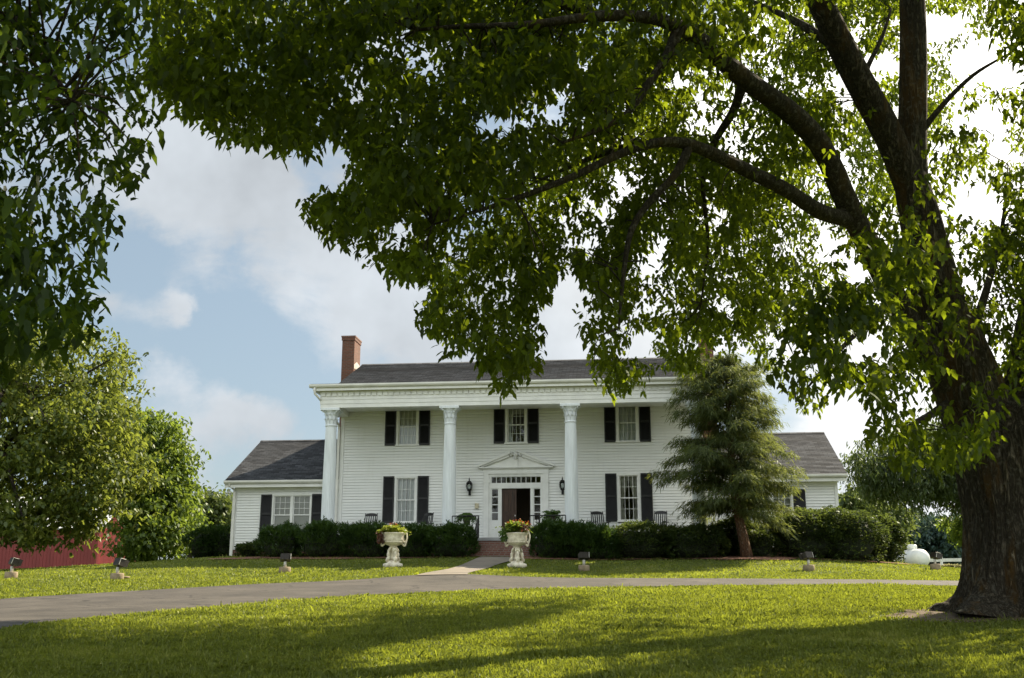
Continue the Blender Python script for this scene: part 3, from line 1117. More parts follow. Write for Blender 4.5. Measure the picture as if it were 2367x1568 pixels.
# windows and shutters
def window(c, a, b, half, v=0.0, cols=4, rows=2, kind='sheer', name='window', mull=0, side=house):
    fw = .085
    mb = MB()
    # casing: sides butt between head and sill
    mb.box(c - half, c - half + fw, v - .045, v + .10, a + .06, b - fw)
    mb.box(c + half - fw, c + half, v - .045, v + .10, a + .06, b - fw)
    mb.box(c - half - .02, c + half + .02, v - .055, v + .10, b - fw, b + .015)
    mb.box(c - half - .04, c + half + .04, v - .085, v + .10, a, a + .06)
    win = mb.build(name, M['trim'], side)
    x0, x1, z0, z1_ = c - half + fw, c + half - fw, a + .06, b - fw
    lights = [(x0, x1)] if not mull else [(x0, (x0 + x1) / 2 - .05), ((x0 + x1) / 2 + .05, x1)]
    mb = MB()
    if mull:
        mb.box((x0 + x1) / 2 - .05, (x0 + x1) / 2 + .05, v - .035, v + .10, z0, z1_)
    zm = (z0 + z1_) / 2
    panes = []
    for (p, q) in lights:
        for si, (s0, s1, dv) in enumerate(((zm - .02, z1_, .02), (z0, zm + .02, .055))):
            st = .045
            mb.box(p, p + st, v + dv, v + dv + .03, s0, s1)
            mb.box(q - st, q, v + dv, v + dv + .03, s0, s1)
            mb.box(p + st, q - st, v + dv, v + dv + .03, s1 - st * .8, s1)
            mb.box(p + st, q - st, v + dv, v + dv + .03, s0, s0 + st)
            rr = rows if (si == 0 or mull == 0) else 1
            cc = cols if (si == 0 or mull == 0) else 1
            if kind == 'sheer' and si == 0 and False:
                rr = 1
            gx0, gx1, gz0, gz1 = p + st, q - st, s0 + st, s1 - st * .8
            for k in range(1, cc):
                x = gx0 + (gx1 - gx0) * k / cc
                mb.box(x - .008, x + .008, v + dv + .004, v + dv + .026, gz0, gz1)
            for k in range(1, rr):
                z = gz0 + (gz1 - gz0) * k / rr
                mb.box(gx0, gx1, v + dv + .006, v + dv + .024, z - .008, z + .008)
            panes.append((gx0, gx1, gz0, gz1, v + dv + .015))
    mb.build('sash', M['trim'], win)
    mb = MB()
    for (g0, g1, h0, h1, pv) in panes:
        mb.quad((g0, pv, h0), (g1, pv, h0), (g1, pv, h1), (g0, pv, h1))
    mb.build('pane', M['glass'], win)

    def drape(u0, u1, z0, z1, name, m, waves=14, amp=.02, vv=.16, tie=None, dirn=0):
        n = waves * 6
        vs, fs = [], []
        zs = np.linspace(z0, z1, 10)
        for j, z in enumerate(zs):
            t = (z - z0) / (z1 - z0)
            pinch = 1.0
            if tie is not None:
                pinch = tie + (1 - tie) * min(1, abs(t - .35) / .65) ** 0.8
            for i in range(n + 1):
                s = i / n
                if dirn < 0:
                    u = u0 + (u1 - u0) * s * pinch
                elif dirn > 0:
                    u = u1 - (u1 - u0) * (1 - s) * pinch
                else:
                    u = u0 + (u1 - u0) * s
                vs.append((u, v + vv + amp * math.sin(s * waves * 6.283) + amp * .6 * math.sin(s * waves * 2.3 + 1), z))
        for j in range(9):
            for i in range(n):
                fs.append((j * (n + 1) + i, j * (n + 1) + i + 1, (j + 1) * (n + 1) + i + 1, (j + 1) * (n + 1) + i))
        m_ = MB()
        m_.add(vs, fs)
        m_.build(name, m, win, True)
    if kind == 'sheer':
        mid = (x0 + x1) / 2
        drape(x0, mid - .01, z0, z1_, 'curtain', M['sheer'], 8)
        drape(mid + .015, x1, z0, z1_, 'curtain', M['sheer'], 8)
    elif kind == 'tied':
        mid = (x0 + x1) / 2
        drape(x0, mid, z0, z1_, 'curtain', M['drape'], 6, .02, .16, .32, -1)
        drape(mid, x1, z0, z1_, 'curtain', M['drape'], 6, .02, .16, .32, 1)
    elif kind == 'shade':
        m_ = MB()
        m_.quad((x0, v + .13, zm + .1), (x1, v + .13, zm + .1), (x1, v + .13, z1_), (x0, v + .13, z1_))
        m_.build('roller_blind', M['blind'], win)
        drape(x0, x1, z0, zm + .12, 'curtain', M['sheer'], 9)
    elif kind == 'swag':
        drape(x0, x0 + .28, z0, z1_, 'curtain', M['sheer'], 4, .02, .16, .4, -1)
        drape(x0, x1, z1_ - .28, z1_, 'valance', M['drape'], 9)
    elif kind == 'blinds':
        m_ = MB()
        z = z0
        while z < z1_:
            m_.quad((x0, v + .12, z), (x1, v + .12, z), (x1, v + .15, z + .04), (x0, v + .15, z + .04))
            z += .045
        m_.build('slatted_blind', M['blind'], win)
    return win


def shutter(c, a, b, v=0.0, wd=.47):
    mb = MB()
    x0, x1 = c - wd / 2, c + wd / 2
    y0, y1 = v - .062, v - .024
    st = .055
    mb.box(x0, x0 + st, y0, y1, a, b)
    mb.box(x1 - st, x1, y0, y1, a, b)
    zm = a + (b - a) * .52
    for r0, r1 in ((a, a + .09), (zm - .04, zm + .04), (b - .07, b)):
        mb.box(x0 + st, x1 - st, y0, y1, r0, r1)
    for p, q in ((a + .09, zm - .04), (zm + .04, b - .07)):
        z = p
        while z < q - .01:
            e = min(z + .045, q)
            mb.add([(x0 + st, y0 + .008, z), (x1 - st, y0 + .008, z), (x1 - st, y1 - .004, e), (x0 + st, y1 - .004, e)], [(0, 1, 2, 3)])
            z += .04
        mb.quad((x0 + st, y1 - .002, p), (x1 - st, y1 - .002, p), (x1 - st, y1 - .002, q), (x0 + st, y1 - .002, q))
    return mb.build('shutter', M['shutter'], house)


KINDS = {'upL': 'shade', 'upM': 'swag', 'upR': 'sheer', 'loL': 'sheer', 'loR': 'tied'}
for k, (c, a, b, h) in WINS.items():
    window(c, a, b, h, 0.0, 4, 2, KINDS[k])
    lo = a + .02
    shutter(c - h - .26, lo, b, 0.0)
    shutter(c + h + .26, lo, b, 0.0)

# door, surround, transom, sidelights
mb = MB()
fv0, fv1 = -.05, .10
mb.box(-1.36, -1.14, -.075, .02, FLOOR, 2.30)            # pilasters
mb.box(1.14, 1.36, -.075, .02, FLOOR, 2.30)
mb.box(-1.39, -1.11, -.095, .02, 2.30, 2.345)
mb.box(1.11, 1.39, -.095, .02, 2.30, 2.345)
mb.box(-1.36, -1.14, -.07, .02, 2.345, 2.66)
mb.box(1.14, 1.36, -.07, .02, 2.345, 2.66)
mb.box(-1.37, 1.37, -.085, .02, 2.66, 2.86)
mb.box(-1.41, 1.41, -.13, .02, 2.86, 2.90)
mb.box(-1.138, -1.05, -.03, .1, FLOOR, 2.66)
mb.box(1.05, 1.138, -.03, .1, FLOOR, 2.66)
mb.box(-1.05, 1.05, -.03, .1, 2.56, 2.66)
mb.box(-1.05, 1.05, -.04, .1, 2.06, 2.26)
mb.box(-.72, -.60, -.03, .1, FLOOR, 2.06)
mb.box(.60, .72, -.03, .1, FLOOR, 2.06)
mb.box(-1.05, -.72, -.015, .08, FLOOR, .72)
mb.box(.72, 1.05, -.015, .08, FLOOR, .72)
mb.box(-1.02, -.75, -.027, -.017, FLOOR + .12, .60)
mb.box(.75, 1.02, -.027, -.017, FLOOR + .12, .60)
mb.build('door_surround', M['trim'], house)
mb = MB()
mb.box(-1.05, 1.05, .0, .05, 2.262, 2.29)
mb.box(-1.05, 1.05, .0, .05, 2.535, 2.558)
for k in range(11):
    x = -1.04 + 2.08 * k / 10
    mb.box(x - .011, x + .011, .002, .048, 2.29, 2.535)
tr = mb.build('transom_window', M['trim'], house)
MB().quad((-1.04, .03, 2.27), (1.04, .03, 2.27), (1.04, .03, 2.55), (-1.04, .03, 2.55)).build('pane', M['glass'], tr)
for s in (-1, 1):
    mb = MB()
    a, b = (-1.05, -.72) if s < 0 else (.72, 1.05)
    mb.box(a, a + .04, .0, .05, .72, 2.06)
    mb.box(b - .04, b, .0, .05, .72, 2.06)
    for k in range(5):
        z = .74 + 1.30 * k / 4
        mb.box(a + .04, b - .04, .002, .048, z - .016, z + .016)
    sd = mb.build('sidelight', M['trim'], house)
    MB().quad((a + .03, .03, .73), (b - .03, .03, .73), (b - .03, .03, 2.05), (a + .03, .03, 2.05)).build('pane', M['glass'], sd)
mb = MB()
mb.box(-.59, .01, .06, .105, FLOOR + .01, 2.055)
for (p, q, r, t) in ((-.50, -.33, .2, .95), (-.25, -.08, .2, .95), (-.50, -.33, 1.1, 1.9), (-.25, -.08, 1.1, 1.9)):
    mb.bbox(p, q, .045, .062, r, t, .012)
dr = mb.build('door', M['wood'], house)
MB().lathe([(.02, 0), (.03, .02), (.03, .05), (.02, .06)], 12, c=(-.04, .03, .9)).build('handle', M['galv'], dr)
# pediment with its broken top and small urn
mb = MB()
for s in (-1, 1):
    poly = [(s * 1.62, 2.93), (s * 1.62, 3.02), (s * .24, 3.60), (s * .24, 3.48)]
    if s > 0:
        poly = poly[::-1]
    mb.prism_y(poly, -.24, -.028)
    poly = [(s * 1.50, 2.925), (s * 1.44, 2.995), (s * .28, 3.475), (s * .28, 3.36)]
    if s > 0:
        poly = poly[::-1]
    mb.prism_y(poly, -.17, -.03)
    mb.tube([(s * .24, -.13, 3.54), (s * .17, -.13, 3.50), (s * .19, -.13, 3.42), (s * .25, -.13, 3.43)], .035, 8)
mb.prism_y([(-1.42, 2.905), (1.42, 2.905), (.30, 3.40), (.12, 3.30), (-.12, 3.30), (-.30, 3.40)], -.06, -.026)
mb.box(-1.56, 1.56, -.20, -.026, 2.902, 2.95)
mb.box(-.08, .08, -.12, -.061, 2.952, 3.26)
mb.lathe([(.05, 0), (.07, .02), (.03, .06), (.06, .12), (.09, .2), (.07, .26), (.03, .29), (.04, .32), (.01, .36)], 16, c=(0, -.11, 3.262))
mb.build('pediment', M['trim'], house)
mb = MB()
comb = [(1.34, 2.898), (-1.34, 2.898)]
for k in range(44):
    u = -1.33 + 2.66 * (k + .5) / 44
    comb += [(u - .018, 2.89), (u - .018, 2.862), (u + .018, 2.862), (u + .018, 2.89)]
mb.prism_y(comb, -.155, -.131)
mb.build('dentil_course', M['trim'], house)
mb = MB()
mb.bbox(-1.72, -1.56, -.10, -.024, 1.24, 1.45, .01)
mb.build('mailbox', M['box'], house)

# porch steps
mb = MB()
for k in range(4):
    mb.box(-1.15, 1.15, -2.76 - .30 * (k + 1), -2.762 - .30 * k if k else -2.752, GRND, FLOOR - .165 * (k + 1) + .0)
st_o = mb.build('brick_steps', M['darkbrick'], house)


def wing(s, uo, ui, win):
    """low side wing; s = -1 left, +1 right"""
    wv = 1.0
    a, b = min(uo, ui), max(uo, ui)
    hl = [(w[0] - w[3], w[0] + w[3], w[1], w[2]) for w in win]
    mb = MB()
    siding(mb, a, b, -.36, 2.36, wv, hl)
    ge = uo
    siding(mb, wv, 8.9, -.36, 2.36, ge, [], axis='v', sgn=s)
    mb.prism_x([(wv, 2.3), (8.9, 2.3), (5.0, 4.62)], min(ge - .02, ge + .02), max(ge - .02, ge + .02))
    mb.box(a + .03, b - .03, 8.85, 8.9, GRND, 2.4)
    wl = mb.build('wing_wall', M['siding'], house)
    mb = MB()
    c0, c1 = (ge - .03, ge + .10) if s < 0 else (ge - .10, ge + .03)
    mb.box(c0, c1, wv - .035, wv - .004, -.36, 2.36)
    mb.box(a, b, wv - .05, wv - .003, 2.20, 2.36)
    mb.build('frieze_board', M['trim'], wl)
    mb = MB()
    mb.box(a + .02, b - .02, wv + .02, 8.8, GRND, -.362)
    mb.build('wing_foundation', M['darkbrick'], wl)
    mb = MB()
    mb.box(a + .06, b - .06, 3.6, 3.7, -.3, 2.36)
    mb.build('interior_wall', M['interior'], wl)
    ro, ri = (uo - .36, ui) if s < 0 else (ui, uo + .36)
    rf = gable_roof('wing_roof', ro, ri, .62, 5.0, 9.38, 2.56, 4.92)
    mb = MB()
    g0, g1 = ro - .02, ri + .02
    mb.prism_x([(.50, 2.50), (.50, 2.575), (.512, 2.575), (.518, 2.51), (.59, 2.51), (.60, 2.56), (.612, 2.56), (.612, 2.43), (.56, 2.43)], g0, g1)
    mb.build('gutter', M['gutter'], house)
    mb = MB()
    mb.box(ro, ri, .614, 1.0 - .052, 2.362, 2.42)
    mb.box(ro, ri, .614, .64, 2.28, 2.36)
    # rake boards
    e0, e1 = (ro, ro + .03) if s < 0 else (ri - .03, ri)
    mb.prism_x([(.62, 2.42), (5.0, 4.76), (9.38, 2.42), (9.38, 2.24), (5.0, 4.58), (.62, 2.24)], e0 - .002, e1 + .002)
    mb.build('soffit', M['trim'], rf)
    for w in win:
        window(w[0], w[1], w[2], w[3], wv, 3, 3, w[4], mull=w[5])
    return wl


wing(-1, -12.48, -7.56, [(-9.90, .22, 2.02, .90, 'blinds', 1)])
shutter(-11.04, .24, 2.0, 1.0, .50)
shutter(-8.76, .24, 2.0, 1.0, .50)
wing(1, 13.25, 7.56, [(10.56, .22, 2.02, .90, 'blinds', 1)])
shutter(9.42, .24, 2.0, 1.0, .50)
shutter(11.70, .24, 2.0, 1.0, .50)
mb = MB()
mb.tube([(-12.62, .56, 2.45), (-12.62, .58, 2.36), (-12.50, .86, 2.22), (-12.49, .92, 2.1)], .045, 8)
mb.box(-12.54, -12.42, .86, .955, -1.0, 2.15)
mb.build('downspout', M['gutter'], house)
mb = MB()
mb.box(-12.74, -12.66, .78, .86, 2.17, 2.24)
mb.tube([(-12.7, .82, 2.17), (-12.7, .80, 2.08)], .02, 8)
mb.tube([(-12.67, .82, 2.12), (-12.60, .74, 2.03)], [.035, .06], 10)
mb.tube([(-12.73, .82, 2.12), (-12.80, .74, 2.03)], [.035, .06], 10)
mb.build('security_light', M['gutter'], house)


# ------------------------------------------------------------------ things on the porch
def copy_tree(o, parent=None):
    c = o.copy()
    C.objects.link(c)
    c.parent = parent
    for ch in list(o.children):
        copy_tree(ch, c)
    return c


def make_lantern():
    r = empty('wall_lantern', (0, 0, 0))
    mb = MB()
    mb.bbox(-.05, .05, -.03, -.0, -.36, -.08, .008)
    mb.tube([(0, -.03, -.33), (0, -.10, -.34), (0, -.15, -.27), (0, -.15, -.20)], [.016, .02, .02, .035], 8)
    mb.tube([(0, -.03, -.12), (0, -.08, -.18), (0, -.13, -.22)], .012, 6)
    mb.build('bracket', M['black'], r, True)
    mb = MB()
    mb.lathe([(.035, -.21), (.075, -.19), (.09, -.165), (.085, -.15)], 16, c=(0, -.15, 0))
    mb.lathe([(.135, .13), (.125, .15), (.10, .17), (.085, .20), (.06, .225), (.03, .24), (.02, .26), (.032, .285), (.02, .31), (.008, .37)], 16, c=(0, -.15, 0))
    for k in range(6):
        a = k * math.pi / 3
        mb.tube([(math.cos(a) * rr, -.15 + math.sin(a) * rr, z) for rr, z in ((.085, -.155), (.125, -.06), (.138, .03), (.122, .135))], .007, 5)
    mb.build('lantern_frame', M['black'], r, True)
    mb = MB()
    mb.lathe([(.075, -.15), (.112, -.06), (.125, .03), (.11, .13)], 18, c=(0, -.15, 0))
    mb.build('glass', M['glass'], r, True)
    mb = MB()
    mb.tube([(0, -.15, -.15), (0, -.15, -.04), (0, -.15, .02)], [.018, .018, .004], 8)
    mb.build('candle', M['sheer'], r, True)
    return r


lan = make_lantern()
lan.location = W(-1.95, -.03, 2.14)
lan.rotation_euler = (0, 0, -PHI)
tag(lan, 'black carriage lantern on the white wall, left of the front door, beside the open siding', 'wall lamp', 'wall lanterns beside the front door')
l2 = copy_tree(lan)
l2.location = W(1.95, -.03, 2.14)
tag(l2, 'black carriage lantern right of the front door, half hidden by a column', 'wall lamp', 'wall lanterns beside the front door')


def make_rocker():
    r = empty('rocking_chair', (0, 0, 0))

    def leg(x, pts, rad):
        return MB().tube([(x, y, z) for y, z in pts], rad, 8).build('leg', M['black'], r, True)
    for s in (-1, 1):
        leg(s * .27, [(-.24, .07), (-.24, .40), (-.25, .66)], [.022, .024, .02])
        MB().tube([(s * .27, .24, .08), (s * .26, .25, .42), (s * .255, .33, .80), (s * .25, .42, 1.14)], [.022, .024, .022, .016], 8).build('back_post', M['black'], r, True)
        mb = MB()
        pts = [(y, .03 + .12 * (y / .62) ** 2) for y in np.linspace(-.5, .72, 13)]
        for i in range(12):
            (ya, za), (yb, zb) = pts[i], pts[i + 1]
            x0, x1 = s * .27 - .02, s * .27 + .02
            mb.add([(x0, ya, za), (x1, ya, za), (x1, yb, zb), (x0, yb, zb), (x0, ya, za + .05), (x1, ya, za + .05), (x1, yb, zb + .05), (x0, yb, zb + .05)],
                   [(0, 3, 2, 1), (4, 5, 6, 7), (0, 1, 5, 4), (2, 3, 7, 6), (1, 2, 6, 5), (3, 0, 4, 7)])
        mb.build('rocker', M['black'], r)
        mb = MB()
        mb.box(s * .29 - .05, s * .29 + .05, -.32, .30, .66, .685)
        mb.build('armrest', M['black'], r)
    mb = MB()
    for k in range(6):
        y = -.24 + k * .085
        mb.box(-.27, .27, y, y + .075, .415 - k * .006, .437 - k * .006)
    mb.build('seat', M['black'], r)
    mb = MB()
    n = 9
    vs = []
    for i in range(n):
        x = -.24 + .48 * i / (n - 1)
        a = 1 - (x / .24) ** 2
        vs += [(x, .385 + .03 * a, 1.02), (x, .41 + .03 * a, 1.10 + .05 * a), (x, .425 + .03 * a, 1.10 + .05 * a), (x, .40 + .03 * a, 1.02)]
    mb.add(vs, [(4 * i + j, 4 * i + (j + 1) % 4, 4 * i + 4 + (j + 1) % 4, 4 * i + 4 + j) for i in range(n - 1) for j in range(4)])
    mb.build('top_rail', M['black'], r)
    mb = MB()
    for k in range(5):
        x = -.18 + .09 * k
        mb.add([(x - .022, .245, .46), (x + .022, .245, .46), (x + .022, .39, 1.03), (x - .022, .39, 1.03), (x - .022, .26, .46), (x + .022, .26, .46), (x + .022, .405, 1.03), (x - .022, .405, 1.03)],
               [(0, 1, 2, 3), (5, 4, 7, 6), (0, 4, 5, 1), (2, 6, 7, 3), (1, 5, 6, 2), (3, 7, 4, 0)])
    mb.build('backrest', M['black'], r)
    return r


rk = make_rocker()
GR = 'black rocking chairs on the porch'
spots = [(-6.02, -.85, .0, 'black rocking chair seen square on, left of the left ground floor window'),
         (-3.78, -.9, -.5, 'black rocking chair turned aside before the right shutter of the left window'),
         (3.50, -.9, .35, 'black rocking chair before the left shutter of the tied curtain window'),
         (5.82, -.9, -.3, 'black rocking chair beside the right shutter, nearest the conifer')]
for i, (u, v, rz, lab) in enumerate(spots):
    o = rk if i == 0 else copy_tree(rk)
    o.location = W(u, v, FLOOR)
    o.rotation_euler = (0, 0, -PHI + rz)
    tag(o, lab, 'rocking chair', GR)


def railing(name, segs, label):
    """segs: list of ((u,v,w),(u,v,w)) runs of a black iron rail with balusters down to its lower rail"""
    r = empty(name, W(*segs[0][0]), -PHI, label, 'handrail', 'black iron rails at the steps')
    o = Vector(segs[0][0])
    top, bal = MB(), MB()
    for (a, b, h, n) in segs:
        a, b = Vector(a) - o, Vector(b) - o
        top.tube([a, b], .022, 8)
        top.tube([a - Vector((0, 0, h)), b - Vector((0, 0, h))], .012, 6)
        for k in range(n + 1):
            p = a.lerp(b, k / n)
            rad = .018 if k in (0, n) else .009
            hh = h + .1 if k in (0, n) else h
            bal.tube([p, p - Vector((0, 0, hh))], rad, 6)
    top.build('top_rail', M['black'], r, True)
    bal.build('baluster', M['black'], r, True)
    return r


railing('iron_railing', [((-2.25, -2.66, .74), (-1.2, -2.66, .74), .74, 9), ((-1.2, -2.66, .74), (-1.2, -3.9, .05), .74, 9)], 'black iron railing at the left of the brick steps, below the left fern')
railing('iron_railing', [((.82, -2.66, .74), (2.2, -2.66, .74), .74, 11), ((1.2, -2.70, .74), (1.2, -3.9, .05), .74, 9)], 'black iron railing at the right of the steps, before the right fern')


def fern(u, v, w, label, sc=1.0, hang=1.0):
    r = empty('potted_fern', W(u, v, FLOOR), -PHI, label, 'potted plant', 'ferns either side of the front door')
    mb = MB()
    h = w - FLOOR
    mb.lathe([(.16, 0), (.17, .03), (.05, .06), (.04, h - .33), (.15, h - .30), (.15, h - .28)], 18)
    mb.build('plant_stand', M['black'], r, True)
    mb = MB()
    mb.lathe([(.12, h - .28), (.17, h - .05), (.18, h - .03), (.18, h), (.15, h - .01)], 18)
    mb.build('pot', M['terracotta'], r, True)
    P, ax = [], []
    V_, T_ = [], []
    for k in range(90):
        a = random.uniform(0, 6.283)
        L = random.uniform(.3, .55) * sc
        e = random.uniform(.1, 1.3)
        base = np.array([0, 0, h])
        for t in np.linspace(.12, 1, 11):
            q = base + np.array([math.cos(a) * math.cos(e) * L * t, math.sin(a) * math.cos(e) * L * t, math.sin(e) * L * t - hang * .55 * L * t * t])
            for sd in (-1, 1):
                P.append(q)
                ax.append(a + sd * 1.1)
    v_, t_ = leaf_verts(np.array(P), 1, .10 * sc, .035, (-.1, .5), 0, .006, .3, axis=np.array(ax))
    mesh_np('fronds', v_.reshape(-1, 3), 6, M['leaf_fern'], r, t_)
    return r


fern(-1.75, -2.15, .74, 'drooping green fern on a stand left of the front door, under the cream box', 1.05, 1.3)
fern(1.62, -2.15, .74, 'upright bushy fern on a stand right of the front door', .95, .7)


# ------------------------------------------------------------------ shrubs
def shrub(name, lobes, m, label, cat, n, L, Wd, droop, group=None, core=True, fan=.8, leafn=3, up_bias=.4, shoots=0):
    """lobes: ellipsoids (cx, cy, cz, rx, ry, rz) in world space"""
    base = (lobes[0][0], lobes[0][1], z1(lobes[0][0], lobes[0][1]))
    r = empty(name, base, 0, label, cat, group)
    area = np.array([l[3] * l[5] + l[4] * l[5] + l[3] * l[4] for l in lobes])
    cnt = np.maximum(1, (n * area / area.sum())).astype(int)
    Ps, axs, tn = [], [], []
    for l, k in zip(lobes, cnt):
        d = RNG.normal(0, 1, (k, 3))
        d[:, 2] = np.where(RNG.uniform(0, 1, k) < .55, np.abs(d[:, 2]), d[:, 2])
        d /= np.linalg.norm(d, axis=1)[:, None]
        ph = RNG.uniform(0, 6.28, 6)
        lump = 1 + .07 * np.sin(4 * d[:, 0] + ph[0]) * np.sin(5 * d[:, 1] + ph[1]) + .06 * np.sin(7 * d[:, 2] + ph[2] + 3 * d[:, 0]) + .05 * np.sin(11 * d[:, 0] + ph[3])
        rr = lump * (1 - np.abs(RNG.normal(0, .09, k)))
        d = d / ((np.abs(d) ** 2.9).sum(1) ** (1 / 2.9))[:, None]
        p = np.array(l[:3]) + d * np.array(l[3:]) * rr[:, None]
        Ps.append(p)
        axs.append(np.arctan2(d[:, 1], d[:, 0]) + RNG.normal(0, .5, k))
        tn.append(np.clip(.45 + .9 * (lump - 1) / .12 * .25 + RNG.normal(0, .15, k), 0, 1))
    P = np.concatenate(Ps)
    ax = np.concatenate(axs)
    tn = np.concatenate(tn)
    if shoots:      # thin shoots standing above the clipped top
        zt = max(l[2] + l[5] * .55 for l in lobes)
        ii = RNG.choice(np.where(P[:, 2] > zt)[0], shoots)
        for f in (.4, .75, 1.0):
            q = P[ii] + np.array([0, 0, 1.0]) * (RNG.uniform(.04, .2, shoots) * f)[:, None] + RNG.normal(0, .02, (shoots, 3))
            P, ax, tn = np.concatenate([P, q]), np.concatenate([ax, RNG.uniform(0, 6.28, shoots)]), np.concatenate([tn, np.clip(RNG.normal(.7, .15, shoots), 0, 1)])
    keep = P[:, 2] > tz(P[:, 0], P[:, 1]) + .02
    P, ax, tn = P[keep], ax[keep], tn[keep]
    v_, t_ = leaf_verts(P, leafn, L, Wd, droop, fan, .02, .15, tn, ax)
    mesh_np('foliage', v_.reshape(-1, 3), 6, m, r, t_, loc=None if False else base).location = (0, 0, 0)
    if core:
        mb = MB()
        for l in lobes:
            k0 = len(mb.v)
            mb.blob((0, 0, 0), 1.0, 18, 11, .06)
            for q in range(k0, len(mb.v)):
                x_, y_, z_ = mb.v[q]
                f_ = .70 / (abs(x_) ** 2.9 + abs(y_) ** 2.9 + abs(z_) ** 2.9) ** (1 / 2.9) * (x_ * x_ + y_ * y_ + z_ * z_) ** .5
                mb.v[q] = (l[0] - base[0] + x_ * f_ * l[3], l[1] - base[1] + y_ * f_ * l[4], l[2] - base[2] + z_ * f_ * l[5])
        mb.build('blocking_core', M['core'], r)  # solid core added inside the foliage to block the gaps between leaves
    return r


M['core'] = mat('dark green shrub core', (0.018, 0.026, 0.010), 0.9, 0.4, 12.0, 1.0, 30)


def px_lobe(x0, x1, ytop, ybot, D, ry, name=None, over=0.0):
    """ellipsoid whose outline spans these photo pixels when it stands at depth D"""
    a, b = at(x0, (ytop + ybot) / 2, D), at(x1, (ytop + ybot) / 2, D)
    t = at((x0 + x1) / 2, ytop, D)
    gz = z1((a[0] + b[0]) / 2, D)
    h = t[2] - gz
    return ((a[0] + b[0]) / 2, D, gz + h * .40, (b[0] - a[0]) / 2 * 1.06, ry, h * .60)


YG = 'clipped yews along the porch'
yew = M['leaf_yew']


def yew_shrub(lobes, label, n=2600, m=None, L=.16, Wd=.032, droop=(-1.25, -.35)):
    return shrub('yew_shrub', lobes, m or yew, label, 'shrub', n, L, Wd, droop, YG, fan=.6, shoots=260)


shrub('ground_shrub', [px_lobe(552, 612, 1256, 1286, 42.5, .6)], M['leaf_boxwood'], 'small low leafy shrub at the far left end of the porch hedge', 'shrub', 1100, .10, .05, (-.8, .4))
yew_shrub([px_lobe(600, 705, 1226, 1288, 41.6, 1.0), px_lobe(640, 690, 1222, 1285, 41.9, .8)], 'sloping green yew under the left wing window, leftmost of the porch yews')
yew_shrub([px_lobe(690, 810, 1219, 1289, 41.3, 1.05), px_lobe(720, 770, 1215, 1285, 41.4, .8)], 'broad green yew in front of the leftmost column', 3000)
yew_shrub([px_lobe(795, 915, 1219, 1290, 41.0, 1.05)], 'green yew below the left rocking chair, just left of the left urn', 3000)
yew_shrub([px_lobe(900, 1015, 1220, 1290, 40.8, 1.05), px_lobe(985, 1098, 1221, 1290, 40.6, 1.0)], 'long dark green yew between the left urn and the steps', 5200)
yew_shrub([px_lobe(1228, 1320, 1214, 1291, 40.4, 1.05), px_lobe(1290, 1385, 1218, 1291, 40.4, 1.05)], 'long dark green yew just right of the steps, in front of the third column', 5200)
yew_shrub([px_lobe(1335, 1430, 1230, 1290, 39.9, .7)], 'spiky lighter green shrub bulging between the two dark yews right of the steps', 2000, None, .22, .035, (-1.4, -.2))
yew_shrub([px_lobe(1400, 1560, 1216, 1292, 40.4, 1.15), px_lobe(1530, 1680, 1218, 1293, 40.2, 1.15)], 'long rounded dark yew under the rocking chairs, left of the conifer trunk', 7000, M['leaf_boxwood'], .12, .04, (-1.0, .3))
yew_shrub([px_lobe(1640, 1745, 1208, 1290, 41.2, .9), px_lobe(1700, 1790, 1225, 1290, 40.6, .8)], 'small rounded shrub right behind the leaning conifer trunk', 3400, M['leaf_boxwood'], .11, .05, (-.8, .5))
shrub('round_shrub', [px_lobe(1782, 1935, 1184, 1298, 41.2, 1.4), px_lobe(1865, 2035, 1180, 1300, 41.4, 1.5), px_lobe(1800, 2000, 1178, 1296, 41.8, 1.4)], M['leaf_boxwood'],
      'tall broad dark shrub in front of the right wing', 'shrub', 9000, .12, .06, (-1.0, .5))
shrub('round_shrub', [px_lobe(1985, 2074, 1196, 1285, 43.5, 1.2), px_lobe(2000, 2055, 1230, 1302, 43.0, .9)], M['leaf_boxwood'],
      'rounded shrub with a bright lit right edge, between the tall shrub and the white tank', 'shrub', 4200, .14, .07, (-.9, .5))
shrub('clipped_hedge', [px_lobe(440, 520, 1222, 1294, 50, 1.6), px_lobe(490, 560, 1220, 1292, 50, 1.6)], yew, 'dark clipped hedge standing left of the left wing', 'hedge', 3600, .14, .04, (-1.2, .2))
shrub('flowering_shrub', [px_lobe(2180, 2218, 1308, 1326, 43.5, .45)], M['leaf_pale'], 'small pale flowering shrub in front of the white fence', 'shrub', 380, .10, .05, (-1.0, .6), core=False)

MU = patch('mulch_bed', *at(1720, 1288, 39.6)[:2], 2.3, .95, M['mulch'], .04, 5)
patch('mulch_bed', *at(830, 1288, 41.0)[:2], 5.2, 1.3, M['mulch'], .035, 8)
patch('mulch_bed', *at(1420, 1288, 40.6)[:2], 4.4, 1.25, M['mulch'], .035, 9)
patch('mulch_bed', *at(1920, 1296, 41.6)[:2], 3.2, 1.5, M['mulch'], .035, 10)


